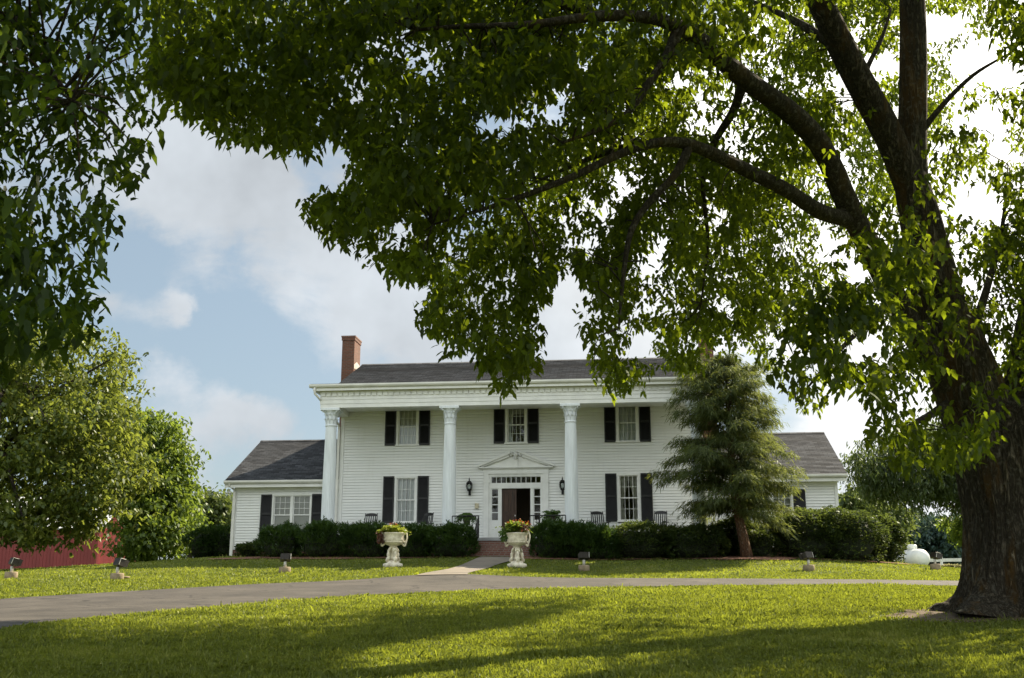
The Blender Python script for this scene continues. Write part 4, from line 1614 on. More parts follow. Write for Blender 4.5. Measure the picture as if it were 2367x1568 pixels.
# ------------------------------------------------------------------ conifer
def conifer():
    b = ground_pt(1728, 1288, 39.6)
    top = at(1672, 828, 40.2)
    r = empty('hemlock_tree', b, 0, 'feathery evergreen tree with a leaning trunk in front of the right end of the porch', 'tree')
    path = [b + np.array([0, 0, -.2]), at(1722, 1262, 39.6), at(1708, 1200, 39.6), at(1694, 1120, 39.7), at(1690, 1040, 39.8), at(1686, 960, 40.0), at(1680, 890, 40.1), top]
    rad = [.26, .20, .165, .15, .13, .10, .07, .02]
    MB().tube([p - b for p in path], rad, 14, rough=.06).build('trunk', M['barkred'], r, True)
    pa = np.array(path)
    hz = pa[:, 2]
    Ps, ax, tn = [], [], []
    br = MB()
    z_lo, z_hi = at(1690, 1195, 39.7)[2], top[2]
    n = 125
    for k in range(n):
        t = (k + random.random()) / n
        z0 = z_lo + (z_hi - z_lo) * t ** 1.05
        c = np.array([np.interp(z0, hz, pa[:, i]) for i in range(3)])
        a = k * 2.39996 + random.uniform(-.35, .35)
        # right and left outline widths as in the crown of the picture
        RL = np.interp(t, [0, .12, .3, .5, .68, .82, .93, 1], [2.2, 2.75, 2.45, 2.3, 2.25, 1.95, .95, .15])
        RR = np.interp(t, [0, .12, .3, .5, .68, .82, .93, 1], [1.5, 2.25, 2.45, 2.25, 2.3, 1.65, .95, .15])
        s = (math.cos(a) + 1) / 2
        L = .95 * (RL * (1 - s) + RR * s) * random.uniform(.5, 1.12)
        rise = random.uniform(.05, .75) + .3 * t
        pts = []
        for q in np.linspace(0, 1, 9):
            pts.append(c + np.array([math.cos(a) * L * q, math.sin(a) * L * q, L * (rise * q - .42 * q ** 2.2)]))
        br.tube([p - b for p in pts], [.028 * (1 - q) + .004 for q in np.linspace(0, 1, 9)], 5, cap=False)
        for q in np.linspace(.18, 1, int(7 + L * 6.5)):
            p = np.array([np.interp(q, np.linspace(0, 1, 9), [pp[i] for pp in pts]) for i in range(3)])
            tw = (0.20 + .38 * (1 - abs(q - .55))) * min(1, L)
            for sd in (-1, 1):
                for e in range(2 if random.random() < .5 else 1):
                    aa = a + sd * random.uniform(.25, 1.25)
                    ll = tw * random.uniform(.5, 1.2)
                    for f in np.linspace(.15, 1, 3):
                        Ps.append(p + np.array([math.cos(aa) * ll * f, math.sin(aa) * ll * f, random.uniform(-.6, .25) * ll * f + random.gauss(0, .05)]))
                        ax.append(aa)
                        tn.append(np.clip(.15 + .5 * q * f + random.gauss(0, .15), 0, 1))
    br.build('branches', M['barkred'], r)
    v_, t_ = leaf_verts(np.array(Ps), 3, .22, .026, (-.35, 1.0), .6, .04, .35, np.array(tn), np.array(ax))
    mesh_np('crown', v_.reshape(-1, 3), 6, M['leaf_hemlock'], r, t_, loc=b).location = (0, 0, 0)


conifer()


# ------------------------------------------------------------------ broadleaf trees
def tree(name, base, trunk_pts, trunk_r, lobes, m, label, ncl, per, L, Wd, spread=.55, leafn=4, droop=(.0, 1.1), bark='limb', group=None, nb=9, hang=0.0, tint=(.2, .8), mask=None, shell=.45):
    r = empty(name, base, 0, label, 'tree', group)
    base = np.array(base, float)
    tp = [np.array(p, float) for p in trunk_pts]
    mb = MB()
    mb.tube([p - base for p in tp], trunk_r, 12, rough=.05)
    mb.build('trunk', M[bark], r, True)
    vol = np.array([l[3] * l[4] * l[5] for l in lobes]) ** .8
    cnt = np.maximum(1, (ncl * vol / vol.sum())).astype(int)
    cs = []
    for l, k in zip(lobes, cnt):
        d = RNG.normal(0, 1, (k, 3))
        d /= np.linalg.norm(d, axis=1)[:, None]
        rr = (shell + (1 - shell) * RNG.uniform(0, 1, k)) ** .6
        cs.append(np.array(l[:3]) + d * np.array(l[3:]) * rr[:, None])
    cs = np.concatenate(cs)
    bm_ = MB()
    for i in RNG.choice(len(cs), min(nb, len(cs)), replace=False):
        e = cs[i]
        s = tp[min(len(tp) - 1, max(1, int(random.uniform(.35, 1) * len(tp))))]
        mid = (s + e) / 2 + np.array([0, 0, .12 * np.linalg.norm(e - s)])
        r0 = trunk_r[-1] * .7
        bm_.tube([s - base, mid - base, e - base], [r0, r0 * .55, r0 * .15], 6, cap=False)
    bm_.build('branches', M[bark], r, True)
    P = np.repeat(cs, per, axis=0) + RNG.normal(0, spread, (len(cs) * per, 3)) * np.array([1, 1, .6 + hang * .7])
    if hang:
        P[:, 2] -= hang * RNG.uniform(0, 1, len(P)) * spread * 2.5
    tn = np.repeat(RNG.uniform(tint[0], tint[1], len(cs)), per)
    keep = P[:, 2] > tz(P[:, 0], P[:, 1]) + .1
    P, tn = P[keep], tn[keep]
    if mask is not None:
        x, y = project(P)
        kk = mask(x, y)
        P, tn = P[kk], tn[kk]
    v_, t_ = leaf_verts(P, leafn, L, Wd, droop, 1.2, spread * .2, .25, tn)
    mesh_np('crown', v_.reshape(-1, 3), 6, m, r, t_, loc=base).location = (0, 0, 0)
    return r


def lobe_px(cx, cy, rx, ry, D, depth=None):
    c = at(cx, cy, D)
    s = D / F
    return (c[0], c[1], c[2], rx * s, depth or rx * s, ry * s)


# big olive maple on the left
b = ground_pt(-90, 1330, 45)
tree('maple_tree', b, [b - [0, 0, .3], at(-88, 1240, 45), at(-70, 1120, 45), at(-40, 1000, 45), at(0, 880, 45)], [.75, .55, .5, .4, .25],
     [lobe_px(140, 860, 170, 130, 45, 3.5), lobe_px(40, 960, 230, 160, 45, 4), lobe_px(190, 1010, 150, 120, 44, 3), lobe_px(70, 1110, 250, 110, 44, 4.5), lobe_px(110, 1195, 130, 60, 43, 3),
      lobe_px(220, 1090, 120, 130, 44, 3), lobe_px(-200, 1000, 260, 250, 45, 5), lobe_px(20, 1230, 130, 35, 42, 2), lobe_px(-90, 800, 190, 140, 46, 4)],
     M['leaf_olive'], 'large olive green maple partly cut by the left edge, before the red barn', 1000, 17, .21, .12, .38, 4, bark='limb', nb=34)
# fresh green tree right of it
b = ground_pt(355, 1310, 58)
tree('ash_tree', b, [b - [0, 0, .3], at(352, 1240, 58), at(350, 1140, 58), at(352, 1040, 58), at(355, 980, 58)], [.3, .24, .2, .16, .08],
     [lobe_px(360, 1010, 60, 55, 58, 2.2), lobe_px(330, 1090, 95, 90, 58, 3), lobe_px(362, 1190, 85, 80, 58, 3), lobe_px(415, 1050, 38, 22, 58, 1.2), lobe_px(420, 1110, 38, 25, 58, 1.2),
      lobe_px(385, 1250, 60, 50, 57, 2), lobe_px(325, 1255, 50, 45, 57, 2), lobe_px(300, 1000, 70, 50, 59, 2)],
     M['leaf_fresh'], 'fresh green young tree between the big olive maple and the clipped hedge', 420, 16, .24, .13, .38, 4, nb=26)
# far trees on the left
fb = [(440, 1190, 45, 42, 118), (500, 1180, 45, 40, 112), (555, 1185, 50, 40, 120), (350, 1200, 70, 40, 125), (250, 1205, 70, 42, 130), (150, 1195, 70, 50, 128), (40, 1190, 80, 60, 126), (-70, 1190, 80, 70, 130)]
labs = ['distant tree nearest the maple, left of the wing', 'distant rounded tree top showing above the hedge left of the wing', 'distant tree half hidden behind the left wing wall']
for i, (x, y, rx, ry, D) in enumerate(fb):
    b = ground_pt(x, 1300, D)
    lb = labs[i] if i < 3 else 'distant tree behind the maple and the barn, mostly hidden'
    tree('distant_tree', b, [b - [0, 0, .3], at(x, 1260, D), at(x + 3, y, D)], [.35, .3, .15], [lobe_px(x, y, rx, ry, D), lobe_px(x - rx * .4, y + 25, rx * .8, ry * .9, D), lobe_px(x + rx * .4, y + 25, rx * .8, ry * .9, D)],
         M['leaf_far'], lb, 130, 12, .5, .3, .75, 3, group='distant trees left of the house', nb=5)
# weeping tree on the right
b = ground_pt(2290, 1310, 62)
tree('weeping_tree', b, [b - [0, 0, .3], at(2288, 1250, 62), at(2275, 1150, 62), at(2230, 1080, 62), at(2190, 1030, 62)], [.34, .27, .22, .17, .1],
     [lobe_px(2110, 1075, 140, 65, 62, 4), lobe_px(2020, 1080, 58, 48, 61, 2), lobe_px(2150, 1020, 120, 60, 62, 3), lobe_px(2200, 1105, 80, 55, 62, 3), lobe_px(2085, 1120, 95, 35, 62, 3), lobe_px(2290, 1070, 110, 100, 63, 4)],
     M['leaf_willow'], 'dark drooping tree behind the white tank, right of the right wing', 620, 17, .22, .075, .40, 4, (.3, 1.3), nb=26, hang=.6, shell=.3)
b = ground_pt(2235, 1312, 66)
tree('young_tree', b, [b - [0, 0, .2], at(2236, 1270, 66), at(2240, 1225, 66)], [.12, .10, .05], [lobe_px(2230, 1215, 50, 32, 66, 1.5), lobe_px(2250, 1240, 36, 26, 66, 1.2)],
     M['leaf_fresh'], 'slim light green tree by the white fence, beside the big trunk', 70, 12, .24, .13, .3, 3, nb=6)
fb = [(1975, 1172, 35, 30, 110, 'leaf_far'), (2035, 1190, 55, 45, 118, 'leaf_far'), (2120, 1235, 60, 55, 135, 'leaf_haze'), (2190, 1245, 60, 60, 130, 'leaf_haze'), (2260, 1235, 60, 60, 138, 'leaf_haze'), (2085, 1240, 50, 50, 140, 'leaf_haze'),
      (2340, 1220, 80, 80, 140, 'leaf_haze'), (2440, 1220, 80, 90, 140, 'leaf_haze')]
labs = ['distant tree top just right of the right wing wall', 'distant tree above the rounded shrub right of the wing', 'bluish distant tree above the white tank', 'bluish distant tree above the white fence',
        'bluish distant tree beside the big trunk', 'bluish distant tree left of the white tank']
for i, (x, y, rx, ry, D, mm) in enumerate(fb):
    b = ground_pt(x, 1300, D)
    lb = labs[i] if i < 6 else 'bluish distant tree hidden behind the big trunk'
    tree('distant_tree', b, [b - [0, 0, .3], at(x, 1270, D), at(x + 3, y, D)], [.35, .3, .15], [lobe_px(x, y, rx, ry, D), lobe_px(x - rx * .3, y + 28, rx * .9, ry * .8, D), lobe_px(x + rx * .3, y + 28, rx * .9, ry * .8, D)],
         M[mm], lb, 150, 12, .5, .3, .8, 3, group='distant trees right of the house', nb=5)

# ------------------------------------------------------------------ red barn
bc = at(222, 1312, 78)
bz = z1(bc[0], bc[1])
barn = empty('barn', (bc[0], bc[1], bz), R(8), 'red metal barn with a pale roof behind the olive maple', 'barn')
hgt = at(222, 1222, 78)[2] - bz
mb = MB()
mb.box(-26, 0, 0, .15, -.5, hgt)
mb.box(-26, 0, 13.85, 14, -.5, hgt)
mb.prism_x([(.16, -.5), (13.84, -.5), (13.84, hgt), (7, hgt + 2.6), (.16, hgt)], -.15, 0)
mb.prism_x([(.16, -.5), (13.84, -.5), (13.84, hgt), (7, hgt + 2.6), (.16, hgt)], -26, -25.85)
for k in range(112):
    x = -26 + k * .232
    mb.box(x, x + .04, -.028, -.002, -.5, hgt - .02)
for k in range(58):
    y = .1 + k * .232
    mb.box(.002, .028, y, y + .04, -.5, hgt + 2.4 * (1 - abs(y - 7) / 7))
mb.build('wall', M['barnred'], barn)
mb = MB()
mb.prism_x([(-.45, hgt - .12), (7, hgt + 2.68), (14.45, hgt - .12), (14.45, hgt - .02), (7, hgt + 2.80), (-.45, hgt - .02)], -26.4, .3)
for k in range(60):
    x = -26.3 + k * .45
    mb.prism_x([(-.45, hgt - .018), (7, hgt + 2.802), (7, hgt + 2.84), (-.45, hgt + .02)], x, x + .03)
mb.build('roof', M['barnroof'], barn)

# ------------------------------------------------------------------ propane tank
tp = at(2111, 1300, 55)
tzb = z1(tp[0], tp[1])
tc_ = at(2110, 1293, 55)[2]
tank = empty('gas_tank', (tp[0], tp[1], tzb), R(-92), 'white horizontal gas tank with a domed lid on the lawn', 'tank')
rad = .48
zc = tc_ - tzb
prof = [(.02, -1.52), (.18, -1.50), (.32, -1.42), (.42, -1.28), (.47, -1.10), (rad, -.95), (rad, -.55), (rad + .006, -.54), (rad + .006, -.50), (rad, -.49), (rad, .49), (rad + .006, .50), (rad + .006, .54), (rad, .55), (rad, .95), (.47, 1.10), (.42, 1.28), (.32, 1.42), (.18, 1.50), (.02, 1.52)]
mb = MB()
mb.lathe(prof, 36)
mb.v = [(z, y, zc - x) for x, y, z in mb.v]
mb.build('tank_body', M['tank'], tank, True)
mb = MB()
mb.lathe([(.24, rad - .06), (.24, rad + .17), (.225, rad + .22), (.17, rad + .25), (.02, rad + .26)], 24, c=(0, 0, zc), sx=1.2)
mb.build('lid', M['tank'], tank, True)
for x in (-.62, .62):
    MB().tube([(x, 0, zc + rad - .02), (x, 0, zc + rad + .10)], .03, 8).build('lifting_lug', M['tank'], tank)
for x in (-.85, .85):
    mb = MB()
    mb.box(x - .06, x + .06, -.26, .26, -.1, zc - rad * .82)
    mb.build('foot', M['tank'], tank)

# ------------------------------------------------------------------ white fence
fa, fb_ = at(2120, 1310, 74), at(2420, 1318, 70)
fl_ = empty('rail_fence', (fa[0], fa[1], z1(fa[0], fa[1])), 0, 'white three rail fence behind the gas tank', 'fence')
dv = np.array([fb_[0] - fa[0], fb_[1] - fa[1]])
n = 5
ztop = at(2190, 1291, 73)[2]
for k in range(n + 1):
    q = dv * k / n
    gz = z1(fa[0] + q[0], fa[1] + q[1]) - z1(fa[0], fa[1])
    mb = MB()
    mb.bbox(q[0] - .075, q[0] + .075, q[1] - .075, q[1] + .075, gz - .3, ztop - z1(fa[0], fa[1]) + .1, .02)
    mb.build('post', M['fence'], fl_)
zr = ztop - z1(fa[0], fa[1])
for dz in (0, -.5, -1.0):
    mb = MB()
    d2 = dv / np.linalg.norm(dv)
    nn = np.array([-d2[1], d2[0]]) * .03
    a, b = -nn, dv - nn
    vs = []
    for zz in (zr + dz - .22, zr + dz):
        vs += [(-nn[0], -nn[1], zz), (dv[0] - nn[0], dv[1] - nn[1], zz), (dv[0] + nn[0], dv[1] + nn[1], zz), (nn[0], nn[1], zz)]
    mb.add(vs, [(0, 3, 2, 1), (4, 5, 6, 7), (0, 1, 5, 4), (1, 2, 6, 5), (2, 3, 7, 6), (3, 0, 4, 7)])
    mb.build('rail', M['fence'], fl_)


# ------------------------------------------------------------------ garden urns
def make_urn():
    r = empty('garden_urn', (0, 0, 0))
    mb = MB()
    mb.lathe([(.33, -.05), (.335, .06), (.32, .10), (.27, .115), (.22, .125), (.21, .17), (.16, .20), (.12, .21)], 32)
    mb.build('base', M['stone'], r, True)
    mb = MB()
    mb.lathe([(.10, .19), (.085, .3), (.08, .5), (.09, .62), (.13, .68), (.16, .70)], 24)
    for k in range(4):          # leaning carved figures round the stem
        a = k * math.pi / 2 + .45
        ca, sa = math.cos(a), math.sin(a)
        P = lambda rr, z: (ca * rr, sa * rr, z)
        mb.tube([P(.20, .17), P(.215, .22), P(.19, .27), P(.165, .31), P(.175, .37), P(.165, .43), P(.14, .48), P(.125, .52)], [.05, .062, .055, .045, .055, .058, .05, .03], 9)
        mb.blob(P(.135, .565), (.05, .05, .058), 10, 8)
        mb.tube([P(.16, .46), (ca * .17 - sa * .07, sa * .17 + ca * .07, .52), (ca * .12 - sa * .05, sa * .12 + ca * .05, .62), P(.10, .66)], [.02, .024, .02, .018], 7)
        mb.tube([P(.16, .46), (ca * .17 + sa * .07, sa * .17 - ca * .07, .52), (ca * .12 + sa * .05, sa * .12 - ca * .05, .62), P(.10, .66)], [.02, .024, .02, .018], 7)
        mb.tube([(ca * .19 - sa * t * .06, sa * .19 + ca * t * .06, .23 + .05 * abs(t)) for t in (-1.3, -.6, 0, .6, 1.3)], [.03, .045, .05, .045, .03], 8)
    mb.build('carved_stem', M['stone'], r, True)
    mb = MB()
    mb.lathe([(.12, .69), (.20, .71), (.28, .75), (.335, .82), (.355, .90), (.35, .99), (.365, 1.06), (.40, 1.10), (.405, 1.125), (.36, 1.12), (.33, 1.06), (.1, 1.03)], 36, sy=.82)
    mb.lathe([(.30, .795), (.345, .80), (.345, .815), (.335, .825)], 36, sy=.82)
    mb.build('bowl', M['stone'], r, True)
    for s in (-1, 1):
        mb = MB()
        mb.tube([(s * x, 0, z) for x, z in ((.28, .76), (.34, .72), (.37, .68), (.395, .69), (.40, .76), (.43, .85), (.45, .95), (.445, 1.05), (.42, 1.14), (.395, 1.20), (.36, 1.21), (.345, 1.16))],
                [.03, .035, .03, .03, .03, .028, .028, .027, .028, .03, .028, .012], 9)
        mb.tube([(s * .345, 0, .84), (s * .385, 0, .80), (s * .415, 0, .80)], [.03, .03, .02], 8)
        mb.build('handle', M['stone'], r, True)
    return r


def planting(r, specs, seed):
    for (nm, m, n, cx, rx, z0, hz, L, Wd, dr) in specs:
        P = np.c_[RNG.normal(cx, rx, n), RNG.normal(0, .16, n), z0 + RNG.uniform(0, 1, n) * hz]
        P[:, 2] += .10 - .45 * (P[:, 0] - cx) ** 2
        v_, t_ = leaf_verts(P, 4, L, Wd, dr, 1.4, .02, .2)
        mesh_np(nm, v_.reshape(-1, 3), 6, m, r, t_)


urn = make_urn()
p = ground_pt(908, 1311, 36.4)
urn.location = Vector(p)
urn.rotation_euler = (0, 0, R(4))
tag(urn, 'cream stone urn left of the walkway, filled with low lime green leaves', 'urn', 'stone urns flanking the walkway')
urn2 = copy_tree(urn)
p = ground_pt(1195, 1311, 36.4)
urn2.location = Vector(p)
urn2.rotation_euler = (0, 0, R(-18))
tag(urn2, 'cream stone urn right of the walkway, with taller plants and red flowers', 'urn', 'stone urns flanking the walkway')
planting(urn, [('bedding_plant', M['leaf_lime'], 210, -.03, .21, 1.08, .16, .10, .06, (-.9, .5)), ('trailing_plant', M['leaf_purple'], 80, -.40, .07, .72, .38, .09, .045, (.3, 1.4)), ('blossom', M['flower'], 8, -.1, .15, 1.28, .08, .035, .03, (-1, .5))], 1)
planting(urn2, [('bedding_plant', M['leaf_fresh'], 200, -.08, .22, 1.06, .32, .12, .06, (-1.2, .4)), ('trailing_plant', M['leaf_fern'], 70, -.36, .08, .82, .35, .10, .05, (.1, 1.3)), ('blossom', M['flower'], 26, 0.02, .22, 1.30, .16, .045, .04, (-1, .5)),
                ('dry_plant', M['leaf_purple'], 40, .28, .08, 1.08, .2, .09, .04, (-.8, .8))], 2)


# ------------------------------------------------------------------ garden spotlights
def make_spot():
    r = empty('garden_spotlight', (0, 0, 0))
    mb = MB()
    mb.lathe([(.19, -.12), (.185, .17), (.175, .19), (.15, .195), (.02, .195)], 26)
    mb.build('concrete_base', M['concrete'], r, True)
    mb = MB()
    mb.tube([(0, 0, .17), (0, 0, .36)], .045, 12)
    mb.build('post', M['galv'], r, True)
    h = empty('lamp_head', (0, 0, .38))
    h.parent = r
    h.rotation_euler = (R(-18), 0, 0)
    mb = MB()
    mb.bbox(-.15, .13, -.10, .09, .02, .22, .02)
    for k in range(5):
        z = .045 + k * .038
        mb.box(-.14, .12, -.112, -.10, z, z + .014)
    mb.tube([(0, 0, -.03), (0, 0, .03)], .03, 10)
    mb.build('housing', M['bronze'], h)
    mb = MB()
    mb.box(-.165, .145, .09, .125, .01, .235)
    mb.prism_x([(.125, .225), (.22, .21), (.22, .222), (.125, .237)], -.165, .145)
    for s in (-.165, .133):
        mb.box(s, s + .012, .126, .20, .04, .222)
    mb.build('visor', M['bronze'], h)
    mb = MB()
    mb.bbox(.148, .166, -.09, .08, .02, .225, .006)
    mb.build('side_plate', M['bronze'], h)
    MB().tube([(.168, -.085, .03), (.172, -.088, .21), (.172, .07, .225)], .009, 6).build('edge_strip', M['galv'], h)
    return r


sp = make_spot()
GS = 'garden spotlights on the lawn'
SPOTS = [(658, 1326, 34.5, .15, 'bronze spotlight on a concrete base, in line with the left wing window'),
         (25, 1337, 33, -.9, 'bronze spotlight at the far left edge of the lawn, before the barn'),
         (270, 1341, 31, -.7, 'bronze spotlight on a concrete base in front of the fresh green tree'),
         (1350, 1322, 35.5, .05, 'bronze spotlight right of the flowering urn, in front of the yews'),
         (1870, 1321, 35.5, .5, 'bronze spotlight on the lawn before the tall dark shrub'),
         (2163, 1321, 39.5, -1.2, 'dark spotlight in front of the white fence near the big trunk')]
for i, (x, y, D, rz, lab) in enumerate(SPOTS):
    o = sp if i == 0 else copy_tree(sp)
    o.location = Vector(ground_pt(x, y, D))
    o.rotation_euler = (0, 0, rz)
    tag(o, lab, 'spotlight', GS)
fs_ = MB()
fs_.lathe([(.14, 0), (.15, .03), (.14, .05), (.02, .055)], 24)
q = ground_pt(288, 1331, 31.6)
fs_.build('stepping_stone', M['concrete'], None, True, (q[0], q[1], q[2] + .02))
tag(bpy.data.objects['stepping_stone'], 'pale round stone lying on the grass beside the second spotlight from the left', 'stone')

# ------------------------------------------------------------------ the big maple
T0 = np.array([TREE[0], TREE[1], TREE[2]])
maple = empty('shade_maple', T0, 0, 'huge dark shade maple at the right edge with limbs arching over the whole picture', 'tree')


def trunk_path(px_pts, D, n=26, dd=None):
    P = np.array([at(x, y, D if dd is None else d) for (x, y), d in zip(px_pts, dd or [D] * len(px_pts))])
    s = np.r_[0, np.cumsum(np.linalg.norm(np.diff(P, axis=0), axis=1))]
    t = np.linspace(0, s[-1], n)
    Q = np.c_[[np.interp(t, s, P[:, i]) for i in range(3)]].T
    for _ in range(3):
        Q[1:-1] = (Q[:-2] + Q[1:-1] * 2 + Q[2:]) / 4
    return Q, t / s[-1], s / s[-1]


def limb(mb, px_pts, radii, dd, n=24, seg=14, rough=.05, lobes=0, lobe_amp=0.0, furrow=0.0):
    Q, t, s = trunk_path(px_pts, 0, n, dd)
    rr = np.interp(t, s, radii)
    la = lobe_amp
    if isinstance(lobe_amp, list):
        la = list(np.interp(t, s, lobe_amp))
    mb.tube([q - T0 for q in Q], [float(x) for x in rr], seg, rough=rough, lobes=lobes, lobe_amp=la, furrow=furrow)
    return Q


mb = MB()
# stem with root flare; roots reach below the turf
limb(mb, [(2378, 1440), (2378, 1408), (2376, 1380), (2372, 1340), (2370, 1280), (2366, 1200), (2350, 1080), (2340, 1010), (2330, 960), (2326, 930)],
     [1.45, 1.27, 1.08, .96, .89, .86, .92, .90, .74, .4], [18.0] * 10, 130, 200, .006, 7, [.22, .20, .17, .13, .09, .06, .05, .07, .1, .1], .045)
limb(mb, [(2292, 1060), (2274, 1000), (2240, 900), (2200, 800), (2168, 700), (2148, 600), (2125, 500), (2102, 410)], [.58, .60, .58, .53, .44, .39, .35, .29], [18.0] * 8, 60, 90, .012, 6, .05, .035)
limb(mb, [(2376, 1060), (2386, 950), (2396, 850), (2408, 750), (2432, 630), (2490, 400), (2540, 100), (2570, -300)], [.58, .53, .47, .42, .38, .34, .26, .14], [18.05, 18.1, 18.2, 18.4, 18.7, 19.2, 20, 21], 60, 80, .012, 6, .06, .035)
limb(mb, [(2112, 440), (2108, 330), (2112, 180), (2110, 20), (2100, -160), (2080, -420)], [.26, .255, .25, .23, .19, .10], [18, 18, 17.9, 17.8, 17.5, 17.2], 26, 24, .03)
limb(mb, [(2110, 450), (2060, 320), (1995, 205), (1935, 90), (1870, -50), (1760, -280)], [.27, .26, .255, .24, .20, .10], [18, 17.8, 17.5, 17.2, 16.7, 16], 26, 24, .03)
mb.build('trunk', M['bark'], maple, True)
PATHS = []


def branch(px, rad, dd, n=26, seg=12):
    m_ = MB()
    q = limb(m_, px, rad, dd, n, seg, .06)
    m_.build('branch', M['limb'], maple, True)
    PATHS.append(q)
    return q


branch([(2250, 960), (2170, 860), (2092, 743), (2039, 626), (1954, 467), (1901, 329), (1827, 255), (1705, 175), (1625, 95), (1560, 48), (1480, 36), (1400, 34), (1300, 46), (1200, 66), (1080, 56), (960, 70)],
       [.22, .22, .21, .20, .19, .18, .165, .15, .13, .10, .085, .075, .06, .05, .035, .02], [18.0, 17.8, 17.4, 17, 16.4, 15.9, 15.4, 14.8, 14.2, 13.7, 13.3, 13.0, 12.7, 12.5, 12.3, 12.1], 44)
branch([(1990, 522), (1954, 504), (1890, 494), (1827, 441), (1720, 392), (1620, 340), (1550, 320), (1450, 345), (1350, 398), (1250, 440), (1130, 480), (1000, 520)],
       [.13, .13, .125, .115, .105, .09, .075, .06, .05, .04, .03, .012], [16.8, 16.4, 16, 15.5, 15.0, 14.5, 14.1, 13.8, 13.4, 13.1, 12.8, 12.5], 36)
branch([(1590, 345), (1570, 400), (1500, 465), (1455, 530), (1440, 640), (1430, 760)], [.07, .06, .055, .045, .03, .012], [14.3, 14.2, 14.1, 14.0, 13.9, 13.8], 20, 8)
branch([(1500, 330), (1420, 345), (1330, 380), (1240, 420)], [.07, .055, .04, .02], [15, 15.6, 16.2, 16.8], 16, 8)
branch([(1570, 60), (1545, 130), (1500, 190), (1460, 260), (1390, 300), (1300, 330)], [.10, .07, .055, .045, .035, .02], [13.8, 13.7, 13.6, 13.5, 13.3, 13.1], 20, 8)
branch([(1370, 38), (1300, 10), (1220, -20), (1100, -80)], [.06, .05, .04, .02], [14.2, 13.6, 13.0, 12.2], 14, 8)
branch([(1720, 180), (1700, 260), (1650, 320), (1620, 420), (1640, 560), (1620, 700)], [.09, .08, .065, .05, .03, .015], [16.3, 16.8, 17.2, 17.5, 17.8, 18], 22, 8)
branch([(2070, 700), (1990, 760), (1930, 820), (1880, 880), (1840, 930)], [.055, .045, .035, .022, .008], [17.2, 17.0, 16.8, 16.6, 16.3], 20, 8)
branch([(2200, 930), (2150, 960), (2100, 985), (2060, 1030)], [.10, .06, .04, .015], [18, 17.2, 16.6, 16.2], 16, 8)
branch([(2110, 330), (2180, 240), (2250, 170), (2340, 120)], [.07, .05, .035, .015], [18, 17.8, 17.6, 17.4], 16, 8)
branch([(2240, 800), (2290, 640), (2320, 520), (2330, 380)], [.09, .06, .04, .012], [18, 18.8, 19.6, 20.2], 16, 8)
branch([(1950, 120), (1860, 60), (1780, 20), (1680, -20)], [.10, .08, .05, .03], [17.3, 17.8, 18.4, 19], 16, 8)
branch([(2010, 230), (1990, 180), (2040, 90), (2060, 20)], [.06, .05, .04, .02], [17.5, 17.8, 18.1, 18.4], 12, 8)
m_ = MB()
kc = at(2168, 675, 17.47)
m_.tube([kc - T0 + np.array([math.cos(a) * .16, -.02, math.sin(a) * .19]) for a in np.linspace(0, 6.283, 15)], .05, 8, cap=False)
m_.build('branch_scar', M['bark'], maple, True)

MAIN_POLY = [(330, -400), (345, 190), (385, 225), (425, 255), (475, 275), (510, 325), (560, 345), (612, 328), (682, 358), (742, 325), (795, 312), (812, 370), (790, 425), (745, 452), (690, 462), (700, 492),
             (735, 512), (752, 555), (795, 585), (842, 612), (888, 592), (905, 640), (952, 642), (1000, 660), (1003, 690), (968, 704), (965, 745), (1005, 782), (1030, 805), (1028, 828), (1080, 818), (1128, 850),
             (1140, 905), (1165, 915), (1200, 872), (1248, 848), (1242, 808), (1268, 768), (1252, 722), (1268, 688), (1296, 712), (1290, 670), (1325, 640), (1345, 690), (1338, 742), (1372, 785), (1368, 832),
             (1385, 890), (1440, 915), (1478, 888), (1505, 850), (1560, 868), (1618, 862), (1640, 805), (1700, 822), (1758, 842), (1788, 880), (1835, 920), (1852, 955), (1900, 950), (1902, 905), (1962, 868),
             (1985, 900), (2012, 950), (1996, 1005), (2052, 1020), (2062, 1080), (2112, 1100), (2152, 1062), (2210, 1090), (2300, 1010), (2367, 900), (2700, 900), (2700, -400)]
